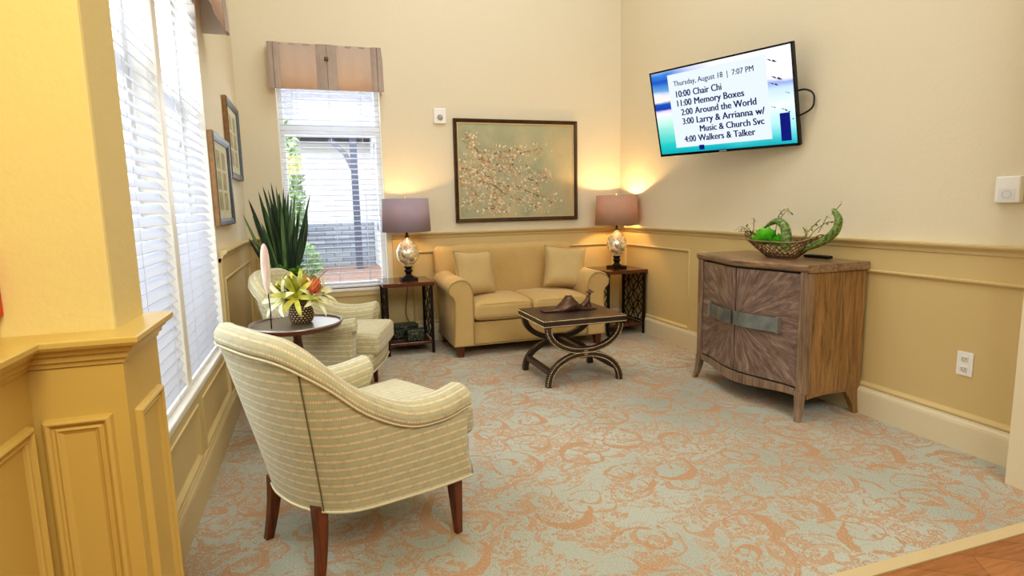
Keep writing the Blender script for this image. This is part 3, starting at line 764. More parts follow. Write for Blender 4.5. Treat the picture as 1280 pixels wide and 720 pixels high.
# ------------------------------------------------------------------ coffee table
def coffee():
    e = thing('coffee_table', 'dark leather coffee table with nailhead trim and curved crossed legs', 'table', (1.80, 4.055, 0), RAD(0))
    L = M['leather']; hx, hy = .325, .285; zt = .495
    top = MB().box((-hx, -hy, zt-.055), (hx, hy, zt)); top.build('tabletop', L, e, bevel=.006)
    nh = MB()
    def nail(p, ax):
        r = .0055; mat = M4.Translation(p)
        q = {'y-': M4.Rotation(RAD(90), 4, 'X'), 'y+': M4.Rotation(RAD(-90), 4, 'X'), 'x-': M4.Rotation(RAD(-90), 4, 'Y'), 'x+': M4.Rotation(RAD(90), 4, 'Y')}[ax]
        nh.lathe([(r, 0), (r*.75, r*.5), (.0005, r*.75)], (0,0,0), 6, T=mat @ q)
    for z in (zt-.008, zt-.047):
        k = -hx+.006
        while k < hx: nail((k, -hy-.001, z), 'y-'); nail((k, hy+.001, z), 'y+'); k += .0125
        k = -hy+.006
        while k < hy: nail((-hx-.001, k, z), 'x-'); nail((hx+.001, k, z), 'x+'); k += .0125
    nh.build('nailhead_trim', M['brass'], e)
    zc = .235
    for y, ax in ((-hy+.035, 'y-'), (hy-.035, 'y+')):
        def arc(up):
            pts = []
            for k in range(25):
                a = pi*k/24
                x = -.285*cos(a)
                z = (zt-.055) - (zt-.055-zc-.012)*sin(a)**.9 if up else (zc-.012)*sin(a)**.9
                pts.append((x, y, z))
            return pts
        for up in (True, False):
            pts = arc(up); MBs = MB().strip(pts, .042, .045, (0, 1, 0)); o = MBs.build('leg', L, e, bevel=.004)
            nh = MB(); yy = y-.0235 if ax == 'y-' else y+.0235
            # nails along both edges at even steps
            dense = []
            for i in range(len(pts)-1):
                for t in range(10):
                    a = V(pts[i]); b = V(pts[i+1]); dense.append((a+(b-a)*t/10, (b-a).normalized()))
            acc = 0; last = dense[0][0]
            for p, t in dense:
                acc += (p-last).length; last = p
                if acc > .0125:
                    acc = 0; sd = V((t.z, 0, -t.x))
                    for s_ in (-1, 1): q = p+sd*.0155*s_; nail((q.x, yy, q.z), ax)
            nh.build('nailhead_trim', M['brass'], o)
        b = MB(); b.rbox(.13, .052, .085, .02, (0, y, zc), nd=3); bo = b.build('boss', L, e, weld=True)
        nh = MB(); yy = y-.027 if ax == 'y-' else y+.027
        nail((0, yy, zc), ax)
        for k in range(6): nail((.016*cos(k*pi/3), yy, zc+.016*sin(k*pi/3)), ax)
        nh.build('nailhead_rosette', M['brass'], bo)
    for x, z in ((-.262, .10), (.262, .10), (0, zc)):
        MB().box((x-.02, -hy+.06, z-.02), (x+.02, hy-.06, z+.02)).build('stretcher', L, e, bevel=.004)
coffee()
# reclining figurine
def figurine():
    e = thing('reclining_figurine', 'bronze figurine of a draped reclining figure in a wide hat on the coffee table', 'figurine', (1.80, 4.10, .4985), RAD(-2))
    b = MB()
    # draped lower body: loft of cross sections along x
    prof = [(-.20, .006, .012), (-.15, .012, .03), (-.10, .022, .045), (-.05, .062, .062), (-.01, .108, .066), (.02, .112, .064), (.06, .070, .058), (.10, .032, .045), (.15, .024, .036), (.19, .018, .028)]
    secs = []
    for x, h, w in prof:
        s = []
        for k in range(13):
            a = pi*k/12; fold = 1+.10*sin(7*a+x*40)
            s.append((x, w*cos(a)*fold, h*sin(a)**.8*fold))
        secs.append(s)
    b.loft(secs); b.build('draped_body', M['bronze'], e)
    t = MB(); t.tube([(.12, 0, .02), (.155, 0, .05), (.17, 0, .085), (.175, 0, .10)], [.024, .022, .019, .008], 10); t.tube([(.178, 0, .098), (.180, 0, .112)], [.007, .007], 8)
    t.lathe([(.001, -.013), (.009, -.010), (.0125, 0), (.009, .010), (.001, .013)], (.181, 0, .118), 10)
    t.tube([(.172, .02, .09), (.19, .03, .06), (.205, .03, .015)], [.007, .006, .005], 8); t.tube([(.172, -.02, .09), (.15, -.035, .055), (.13, -.03, .03)], [.007, .006, .005], 8)
    t.build('torso', M['bronze'], e)
    MB().lathe([(.001, .02), (.012, .018), (.014, .006), (.034, .003), (.036, 0), (.012, -.002), (.001, -.002)], (.183, 0, .128), 18).build('hat', M['bronze'], e)
    MB().box((-.21, -.05, 0), (.22, .05, .008)).build('base', M['bronze'], e, bevel=.003)
figurine()

# ------------------------------------------------------------------ end tables
def end_table(label, loc):
    e = thing('end_table', label, 'table', loc, 0); D = M['darkmetal']; w, d, h = .42, .44, .65
    MB().box((-w/2-.015, -.015, h-.035), (w/2+.015, d+.015, h)).build('tabletop', M['tablewood'], e, bevel=.004)
    MB().box((-w/2+.02, .01, .085), (w/2-.02, d-.01, .11)).build('shelf', M['tablewood'], e, bevel=.003)
    for x in (-w/2+.012, w/2-.012):
        for y in (.012, d-.012):
            MB().box((x-.012, y-.012, 0), (x+.012, y+.012, h-.035)).build('leg', D, e, bevel=.002)
    for s_ in (-1, 1):
        x = s_*(w/2-.012); b = MB(); z0, z1, y0, y1 = .125, h-.045, .03, d-.03
        nz, ny = 5, 4; cz, cy = (z1-z0)/nz, (y1-y0)/ny
        for i in range(nz+1):
            for j in range(ny+1):
                yc, zc = y0+j*cy, z0+i*cz
                if (i+j) % 2: continue
                pts = []
                for k in range(33):
                    a = 2*pi*k/32; yy, zz = yc+cy*1.0*cos(a), zc+cz*1.0*sin(a)
                    if y0-.002 <= yy <= y1+.002 and z0-.002 <= zz <= z1+.002: pts.append((x, yy, zz))
                    else:
                        if len(pts) > 2: b.strip(pts, .009, .006, (1, 0, 0))
                        pts = []
                if len(pts) > 2: b.strip(pts, .009, .006, (1, 0, 0))
        for zz in (z0, z1): b.box((x-.004, y0-.01, zz-.005), (x+.004, y1+.01, zz+.005))
        b.build('side_grille', D, e)
    return e
end_table('dark bronze end table with fretwork sides between the back window and the sofa', (.742, 5.15, 0))
end_table('dark bronze end table with fretwork sides in the corner right of the sofa', (2.875, 5.1, 0))
# storage boxes
bx_m = N('mosaic_box'); _v = bx_m.n('ShaderNodeTexVoronoi'); bx_m.l(bx_m.coord(), _v.inputs['Vector']); _v.inputs['Scale'].default_value = 70
bx_m.setc(bx_m.ramp(_v.outputs['Distance'], [(.1, srgb(120, 150, 120)), (.35, srgb(70, 84, 70)), (.6, srgb(20, 22, 20))])); bx_m.b.inputs['Roughness'].default_value = .4
def tbox(label, loc, rz, s):
    e = thing('decorative_box', label, 'box', loc, rz); x, y, z = s
    MB().box((-x/2, -y/2, 0), (x/2, y/2, z*.72)).build('box_body', bx_m.m, e, bevel=.006)
    MB().box((-x/2-.003, -y/2-.003, z*.74), (x/2+.003, y/2+.003, z)).build('lid', bx_m.m, e, bevel=.008)
    MB().box((-.012, -y/2-.008, z*.6), (.012, -y/2-.002, z*.86)).build('clasp', M['gold'], e)
tbox('small green mosaic box in front on the low shelf of the end table', (.80, 5.26, .112), RAD(-5), (.15, .11, .10))
tbox('larger dark green mosaic box at the back of the low table shelf', (.72, 5.44, .112), RAD(4), (.24, .15, .12))

# ------------------------------------------------------------------ lamps
merc = N('mercury_glass'); _k = merc.noise(merc.coord(), 26, 5, .7, .6)
merc.setc(merc.ramp(_k, [(.3, srgb(150, 138, 112)), (.45, srgb(206, 202, 188)), (.65, srgb(244, 240, 226))])); merc.b.inputs['Metallic'].default_value = .7; merc.b.inputs['Roughness'].default_value = .18
merc.bump(_k, .4, .006)
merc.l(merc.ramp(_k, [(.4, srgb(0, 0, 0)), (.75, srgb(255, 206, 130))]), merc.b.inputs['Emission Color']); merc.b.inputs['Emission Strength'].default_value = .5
def shade_mat(name, c, tcol):
    m = N(name); k = m.noise(m.coord('Object', (1, 1, .2)), 300, 2); a = srgb(*c)
    m.setc(m.ramp(k, [(.3, tuple(x*.9 for x in a[:3])+(1,)), (.7, a)])); m.b.inputs['Roughness'].default_value = .9
    mx = m.n('ShaderNodeMixShader'); tl = m.n('ShaderNodeBsdfTranslucent'); tl.inputs[0].default_value = srgb(*tcol); mx.inputs[0].default_value = .12
    m.l(m.b.outputs[0], mx.inputs[1]); m.l(tl.outputs[0], mx.inputs[2]); m.l(mx.outputs[0], m.t.nodes['Material Output'].inputs[0]); return m.m
def lamp(label, loc, sm, bulb, r=.205):
    e = thing('table_lamp', label, 'lamp', loc); D = M['darkmetal']
    b = MB(); b.box((-.075, -.075, 0), (.075, .075, .022)); b.lathe([(.05, .022), (.052, .03), (.034, .04), (.024, .055), (.03, .07), (.038, .078), (.038, .088), (.026, .10), (.032, .112), (.04, .118), (.04, .125)], (0,0,0), 28)
    b.build('base', D, e, bevel=.002)
    g = [(.03, .12)]
    for k in range(1, 20):
        t = k/20; g.append((.105*sin(pi*t**.86)**.72*(1 if t < .5 else 1), .12+.27*t))
    g.append((.016, .39)); MB().lathe(g, (0,0,0), 36).build('glass_body', merc.m, e)
    MB().lathe([(.02, .388), (.022, .395), (.012, .402), (.010, .43), (.016, .435), (.012, .46), (.012, .50)], (0,0,0), 16).build('neck', D, e)
    z0, z1 = .44, .735
    sh = MB().lathe([(r+.014, z0), (r, z1), (r-.004, z1), (r+.010, z0)], (0,0,0), 48); sh.f = sh.f[:-2]; sh.sm = sh.sm[:-2]; sh.uv = sh.uv[:-2]
    # close the thin wall (inner loop back to outer)
    n = 48
    for k in range(n): sh.f.append([3*n+k, 3*n+(k+1) % n, (k+1) % n, k]); sh.sm.append(True); sh.uv.append(None)
    so = sh.build('lamp_shade', sm, e)
    sp = MB()
    for k in range(3): a = k*2*pi/3; sp.tube([(0, 0, z1-.02), (r*cos(a)*.98, r*sin(a)*.98, z1-.02)], .002, 5)
    sp.tube([(0, 0, .49), (0, 0, z1+.01)], .003, 6); sp.build('harp', M['brass'], so)
    MB().lathe([(.001, 0), (.009, .004), (.007, .014), (.010, .02), (.001, .03)], (0, 0, z1+.005), 12).build('finial', M['brass'], e)
    MB().lathe([(.012, .48), (.02, .52), (.03, .56), (.026, .59), (.001, .605)], (0,0,0), 16).build('bulb', pm('lit_bulb_'+str(bulb), (255, 214, 150), .4, emit=6 if bulb > 5 else 1), e)
    if bulb:
        L = bpy.data.lights.new('lamp_light', 'POINT'); L.energy = bulb; L.color = (1, .62, .26); L.shadow_soft_size = .03
        o = bpy.data.objects.new('lamp_light', L); COL.objects.link(o); o.location = (loc[0], loc[1], loc[2]+.64)
lamp('table lamp with mercury glass egg body and taupe shade tinted lavender by window light, beside the window', (.775, 5.37, .65), shade_mat('taupe_shade_window_tint', (178, 166, 180), (220, 180, 190)), 7)  # lavender cast of the window light is mixed into this shade's colour
lamp('table lamp with mercury glass egg body and taupe shade in the room corner', (2.89, 5.34, .65), shade_mat('taupe_shade', (180, 162, 146), (255, 180, 120)), 16)
def cord(name, label, pts, r=.003, mat=None):
    return tag(MB().tube([tuple(p) for p in crom(pts, 6)], r, 6).build(name, mat or M['black']), label, 'cord')
cord('lamp_cord', 'thin dark cord hanging behind the end table beside the window', [(.80, 5.615, .655), (.79, 5.625, .5), (.77, 5.63, .3), (.80, 5.625, .2)])
cord('lamp_cord', 'dark cord looped behind the corner end table', [(2.93, 5.56, .66), (2.90, 5.60, .5), (2.80, 5.61, .36), (2.76, 5.61, .28), (2.84, 5.61, .25), (2.86, 5.615, .32), (2.79, 5.615, .33), (2.80, 5.62, .2)], .004)

# ------------------------------------------------------------------ round table with arrangement
def round_table():
    e = thing('tray_table', 'round dark wood tray table between the two dotted armchairs', 'table', (-.145, 3.585, 0))
    W_ = M['tablewood']
    MB().lathe([(.001, .622), (.235, .622), (.25, .63), (.258, .645), (.258, .655), (.252, .658), (.243, .652), (.236, .640), (.20, .638), (.001, .638)], (0,0,0), 56).build('tabletop', W_, e)
    MB().lathe([(.245, .640), (.249, .6595), (.258, .6595), (.259, .650)], (0,0,0), 56).build('rim_band', pm('silver_edge', (150, 140, 130), .3, .7), e)
    MB().lathe([(.06, .622), (.03, .60), (.022, .56), (.03, .5), (.02, .42), (.024, .3), (.036, .2), (.03, .12), (.045, .09), (.001, .08)], (0,0,0), 24).build('pedestal', W_, e)
    for k in range(3):
        a = k*2*pi/3+.5; pts = [(.02*cos(a), .02*sin(a), .12), (.10*cos(a), .10*sin(a), .10), (.18*cos(a), .18*sin(a), .04), (.225*cos(a), .225*sin(a), .012)]
        MB().tube(crom(pts, 5), [.02]*8+[.014]*8, 8).build('leg', W_, e)
round_table()
def blade(b, p0, p1, w, bend=V((0,0,0)), n=8, cup=.25, wd=None):
    """tapered leaf from p0 to p1"""
    p0, p1 = V(p0), V(p1); d = (p1-p0); side = d.cross(V((0,0,1)) if wd is None else V(wd)); side = side.normalized() if side.length > 1e-5 else V((1,0,0))
    nn = side.cross(d).normalized(); vs = []; fs = []
    for i in range(n+1):
        t = i/n; c = p0+d*t+V(bend)*(4*t*(1-t)); ww = w*(sin(pi*min(1, t*.9+.1))**.7)*(1 if t < .98 else .05)
        vs += [tuple(c-side*ww), tuple(c-nn*ww*cup), tuple(c+side*ww)]
    for i in range(n):
        for k in (0, 1): fs.append((i*3+k, i*3+k+1, (i+1)*3+k+1, (i+1)*3+k))
    b.add(vs, fs, True)
def leafmat(name, a, b, sc=12, axis=(1,1,1)):
    m = N(name); k = m.noise(m.coord('Object', axis), sc, 3); m.setc(m.ramp(k, [(.35, srgb(*a)), (.65, srgb(*b))])); m.b.inputs['Roughness'].default_value = .42
    m.b.inputs['Subsurface Weight'].default_value = 0; return m.m
def arrangement():
    L = (-.115, 3.60, .638); rnd = random.Random(3)
    e = thing('flower_arrangement', 'woven ball vase of lime lilies and an orange bloom on the tray table', 'flowers', L)
    vm = N('woven_vase'); v = vm.n('ShaderNodeTexCoord'); sp = vm.n('ShaderNodeSeparateXYZ'); vm.l(v.outputs['Object'], sp.inputs[0])
    th = vm.math('MULTIPLY', vm.math('ARCTAN2', sp.outputs[1], sp.outputs[0]), 20/ (2*pi)); zz = vm.math('MULTIPLY', sp.outputs[2], 1/.0135)
    row = vm.math('MULTIPLY', vm.math('MODULO', vm.math('FLOOR', zz), 2), .5)
    fx = vm.math('SUBTRACT', vm.math('FRACT', vm.math('ADD', th, row)), .5); fz = vm.math('SUBTRACT', vm.math('FRACT', zz), .5)
    rr = vm.math('SQRT', vm.math('ADD', vm.math('MULTIPLY', fx, fx), vm.math('MULTIPLY', fz, fz)))
    vm.setc(vm.ramp(rr, [(.0, srgb(214, 196, 160)), (.26, srgb(190, 164, 120)), (.34, srgb(60, 36, 24)), (1, srgb(48, 28, 20))])); vm.b.inputs['Roughness'].default_value = .4
    MB().lathe([(.03, 0), (.048, .006), (.066, .03), (.072, .062), (.066, .095), (.052, .118), (.044, .124), (.040, .118), (.001, .112)], (0,0,0), 40).build('vase', vm.m, e)
    lily = leafmat('lime_lily', (150, 156, 40), (222, 214, 96)); pale = leafmat('pale_lily_petal', (226, 226, 160), (244, 240, 206)); dark = leafmat('deep_green_leaf', (56, 92, 40), (110, 146, 60))
    def bloom(c, d, R, mt, nm):
        b = MB(); d = V(d).normalized(); s = d.orthogonal().normalized(); u = d.cross(s)
        for k in range(6):
            a = k*pi/3+rnd.uniform(-.2, .2); o = s*cos(a)+u*sin(a); blade(b, V(c), V(c)+d*R*.45+o*R*1.1, R*.125, bend=d*R*.25, wd=tuple(d))
        b.build(nm, mt, e)
    for c, d, R in (((-.075, -.04, .16), (-.7, -.6, .3), .125), ((.06, -.05, .15), (.6, -.6, .3), .115), ((-.02, -.06, .17), (-.1, -.8, .25), .12), ((.10, .0, .17), (1, -.2, .5), .12), ((-.09, .02, .2), (-.8, 0, .8), .11)):
        bloom(c, d, R, pale if c[0] > .05 or c[0] < -.07 and c[2] < .18 else lily, 'lily_bloom')
    b = MB()
    for k in range(30):
        a = rnd.uniform(0, 2*pi); r = rnd.uniform(.10, .22); z = rnd.uniform(.12, .33)
        blade(b, (.02*cos(a), .02*sin(a), .11), (r*cos(a), r*sin(a)*.8, z), .014, bend=V((0, 0, .04)), wd=(0, 0, 1))
    b.build('foliage', lily, e)
    b = MB()
    for k in range(9):
        a = rnd.uniform(0, 2*pi); r = rnd.uniform(.10, .19); z = rnd.uniform(.10, .24)
        blade(b, (.02*cos(a), .02*sin(a), .11), (r*cos(a), r*sin(a)*.8, z), .016, bend=V((0, 0, .05)), wd=(0, 0, 1))
    b.build('foliage', dark, e)
    # orange protea
    og = leafmat('coral_bloom', (226, 116, 66), (244, 168, 120), 30); b = MB(); c = V((.06, -.06, .20)); ax = V((.45, -.35, .8)).normalized(); s = ax.orthogonal().normalized(); u = ax.cross(s)
    for ring, (R, z, n) in enumerate(((.018, .095, 7), (.032, .082, 10), (.046, .062, 12), (.056, .035, 13))):
        for k in range(n):
            a = 2*pi*k/n+ring*.4; o = s*cos(a)+u*sin(a); blade(b, c+o*.012, c+o*R+ax*z, .008, bend=o*.008, n=5, wd=tuple(ax))
    b.build('protea_bloom', og, e)
    # brown pods
    b = MB()
    for p in ((.0, .03, .2), (-.03, -.0, .22), (.03, .03, .23), (-.01, -.05, .17), (.02, -.07, .15)):
        b.lathe([(.002, -.03), (.012, -.018), (.017, 0), (.012, .016), (.002, .024)], p, 10)
    b.build('seed_pods', pm('brown_pod', (112, 88, 48), .6, var=.4, vscale=40), e)
    b = MB()
    for k in range(10):
        a = rnd.uniform(0, 2*pi); r = rnd.uniform(.03, .14); b.tube(crom([(0, 0, .1), (r*.5*cos(a), r*.4*sin(a), .2), (r*cos(a), r*sin(a), rnd.uniform(.26, .33))], 4), .0022, 5)
    b.build('twigs', pm('twig_yellow', (190, 178, 96), .6), e)
arrangement()
def bud():
    e = thing('ornamental_bud', 'tall cream and pink bud on a thin dark stem standing on the tray table', 'ornament', (-.272, 3.47, .638))
    MB().lathe([(.022, 0), (.022, .004), (.004, .007), (.001, .008)], (0,0,0), 16).build('foot', M['darkmetal'], e)
    MB().tube([(0, 0, .005), (.002, 0, .12), (-.004, 0, .24)], .0032, 8).build('stem', M['darkmetal'], e)
    bm = N('cream_pink_bud'); sp = bm.n('ShaderNodeSeparateXYZ'); bm.l(bm.coord(), sp.inputs[0]); k = bm.noise(bm.coord('Object', (30, 30, 3)), 1, 2)
    bm.setc(bm.ramp(k, [(.35, srgb(226, 196, 186)), (.5, srgb(244, 238, 222)), (.7, srgb(222, 196, 140))])); bm.b.inputs['Roughness'].default_value = .35
    prof = [(.004, .205), (.010, .225), (.017, .26), (.0225, .31), (.0245, .36), (.0235, .41), (.019, .45), (.012, .475), (.003, .488)]
    MB().lathe(prof, (-.006, 0, 0), 20, sy=.75).build('bud', bm.m, e)
bud()

# tall plant in the corner
def plant():
    e = thing('potted_plant', 'tall dark green sword leaf plant with succulents at its foot, in the back left corner', 'plant', (-.262, 5.12, 0)); rnd = random.Random(11)
    MB().lathe([(.11, 0), (.12, .02), (.15, .55), (.165, .70), (.165, .73), (.15, .73), (.14, .70), (.001, .69)], (0,0,0), 32).build('planter', pm('brown_planter', (86, 62, 44), .5), e)
    g = leafmat('sword_leaf_green', (14, 34, 22), (50, 84, 52), 7, (3, 3, .6)); g2 = leafmat('sword_leaf_light', (50, 86, 48), (112, 146, 88), 7, (3, 3, .6))
    b = MB(); b2 = MB()
    spec = [(-.285, .02, 1.28, -.05), (-.235, .0, 1.40, -.03), (.235, .0, 1.44, .03), (.20, .05, 1.34, .06), (-.12, -.03, 1.50, 0), (-.06, .02, 1.53, 0), (-.02, -.05, 1.50, 0), (.03, .03, 1.49, 0), (.07, -.03, 1.46, 0), (.12, .04, 1.45, .01), (-.16, .05, 1.46, -.02), (-.09, .07, 1.48, 0), (.16, -.04, 1.38, .02), (.0, -.09, 1.44, 0), (-.05, -.08, 1.40, 0), (.09, .08, 1.42, 0), (-.20, -.04, 1.24, -.02), (.13, -.07, 1.30, .03), (-.13, .0, 1.36, 0), (.045, -.06, 1.38, 0)]
    spec += [(x*.9+rnd.uniform(-.03, .03), y+rnd.uniform(-.05, .05), z-rnd.uniform(.03, .2), q) for x, y, z, q in spec]
    for i, (dx, dy, z, bd) in enumerate(spec):
        (blade)(b if i % 3 else b2, (dx*.22, dy*.4, .70), (dx, dy, z), rnd.uniform(.012, .019), bend=V((-dx*.12+bd, 0, .03)), n=12, wd=(0.1*rnd.uniform(-1, 1), 1, 0))
    b.build('sword_leaves', g, e); b2.build('sword_leaves', g2, e)
    s = MB()
    for c in ((-.03, -.11, .82), (.06, -.1, .79), (-.10, -.08, .78), (.10, -.03, .80)):
        for k in range(46):
            a = rnd.uniform(0, 2*pi); w = rnd.uniform(-.2, 1); q = (1-w*w)**.5; R = .062
            blade(s, c, (c[0]+R*q*cos(a), c[1]+R*q*sin(a), c[2]+R*w), .012, n=3, wd=(0, 0, 1))
    s.build('succulents', leafmat('mossy_green', (70, 124, 46), (136, 180, 84), 30), e)
plant()

# ------------------------------------------------------------------ cabinet (local y along the wall; x=0 front plane)
def cabinet():
    CX, CY = 2.655, 3.135
    e = thing('sideboard_cabinet', 'bow fronted two door wooden cabinet against the right wall', 'cabinet', (CX, CY, 0))
    hw = .50; dp = 3.095-CX
    def fx(y, amp=.085):
        t = max(-1, min(1, y/hw)); return -amp*(cos(pi*t)*.5+.5)**1.25
    def slab(z0, z1, ov, y0=-hw, y1=hw, n=40, amp=.075, back=dp):
        b = MB(); secs = []
        for i in range(n+1):
            y = y0+(y1-y0)*i/n; x = fx(y)-ov
            secs.append([(x, y, z0), (back, y, z0), (back, y, z1), (x, y, z1)])
        return b.loft(secs, smooth=False)
    # flared top
    b = MB(); secs = []
    for i in range(41):
        y = -hw-.018+(2*hw+.036)*i/40; x = fx(y)-.02
        secs.append([(x+.012, y, .885), (dp, y, .885), (dp, y, .93), (x+.004, y, .93), (x-.002, y, .918), (x, y, .90)])
    b.loft(secs, smooth=False).build('top', M['cabtop'], e, bevel=.002)
    c = slab(.155, .885, -.016); c.build('case', pm('dark_cabinet_gap', (40, 30, 24), .6), e)
    for s_ in (-1, 1):
        b = MB(); b.box((.045, s_*hw-(.012 if s_ > 0 else 0), .155), (dp, s_*hw+(.012 if s_ < 0 else 0)*1, .885)) if False else b.box((.04, min(s_*hw, s_*(hw-.02))-.001, .155), (dp, max(s_*hw, s_*(hw-.02))+.001, .885))
        b.build('side_panel', M['cabside'], e, bevel=.002)
        # front corner stile
        y0, y1 = (hw-.045, hw+.004) if s_ > 0 else (-hw-.004, -hw+.045)
        b = MB().box((-.016, y0, .155), (.045, y1, .885)); b.build('corner_stile', M['cabwood'], e, bevel=.006)
    # bottom rail with curved apron
    b = MB(); secs = []
    for i in range(41):
        y = -hw+(2*hw)*i/40; x = fx(y)-.012; t = y/hw; zb = .132-.012*cos(pi*t)
        secs.append([(x, y, zb), (x+.03, y, zb), (x+.03, y, .185), (x, y, .185)])
    b.loft(secs, smooth=False).build('bottom_rail', M['cabwood'], e, bevel=.002)
    for s_ in (-1, 1):
        b = MB(); secs = []
        for i in range(17):
            x = .03+(dp-.04)*i/16; t = (i/16-.5)*2; zb = .125+.018*(1-t*t)
            yo = s_*(hw-.002); yi = s_*(hw-.03)
            secs.append([(x, min(yo, yi), zb), (x, max(yo, yi), zb), (x, max(yo, yi), .17), (x, min(yo, yi), .17)])
        b.loft(secs, smooth=False).build('side_rail', M['cabside'], e)
    # doors
    for s_ in (-1, 1):
        b = MB(); secs = []; n = 24; ya, yb = (.004, hw-.05) if s_ > 0 else (-hw+.05, -.004)
        for i in range(n+1):
            y = ya+(yb-ya)*i/n; x = fx(y)-.004
            secs.append([(x, y, .195), (x+.02, y, .195), (x+.02, y, .872), (x, y, .872)])
        d = b.loft(secs, smooth=False).build('door', M['burst'], e, bevel=.0015)
        # strap handle, bridging the curve
        b = MB(); secs = []; ha, hb_ = (.012, .325) if s_ > 0 else (-.325, -.012)
        for i in range(17):
            t = i/16; y = ha+(hb_-ha)*t; x = fx(y)-.030-.008*sin(pi*t)
            secs.append([(x, y, .505), (x+.005, y, .505), (x+.005, y, .595), (x, y, .595)])
        b.loft(secs, smooth=False)
        hm = bpy.data.materials.get('brushed_steel') or pm('brushed_steel', (150, 158, 156), .32, .7, var=.25, vscale=14)
        h = b.build('handle', hm, d); 
        yb2 = hb_ if s_ > 0 else ha
        q = MB().box((fx(yb2)-.036, yb2-.008, .498), (fx(yb2)-.002, yb2+.008, .602)); q.build('handle_end', pm('handle_end_silver', (176, 176, 170), .3, .7) if s_ < 0 else bpy.data.materials['handle_end_silver'], h, bevel=.002)
    # legs: tapered front stiles, flared feet
    for s_ in (-1, 1):
        b = MB(); secs = []
        for k in range(9):
            t = k/8; z = .175*t; fl = .028*(1-t)**2; w = .032+.016*t
            cx, cy = -.0+(-fl), s_*(hw-.022)+s_*fl*.8
            secs.append([(cx-w/2, cy-w/2, z), (cx+w/2, cy-w/2, z), (cx+w/2, cy+w/2, z), (cx-w/2, cy+w/2, z)])
        b.loft(secs, smooth=False).build('leg', M['cabwood'], e, bevel=.004)
        b = MB(); secs = []
        for k in range(9):
            t = k/8; z = .155*t; fl = .028*(1-t)**2; w = .04+.07*t**2; 
            cx, cy = dp-.045-w/2+.03+fl*.3, s_*(hw-.02)+s_*fl*.5
            secs.append([(cx-w/2, cy-.02, z), (cx+w/2, cy-.02, z), (cx+w/2, cy+.02, z), (cx-w/2, cy+.02, z)])
        b.loft(secs, smooth=False).build('leg', M['cabside'], e, bevel=.004)
cabinet()

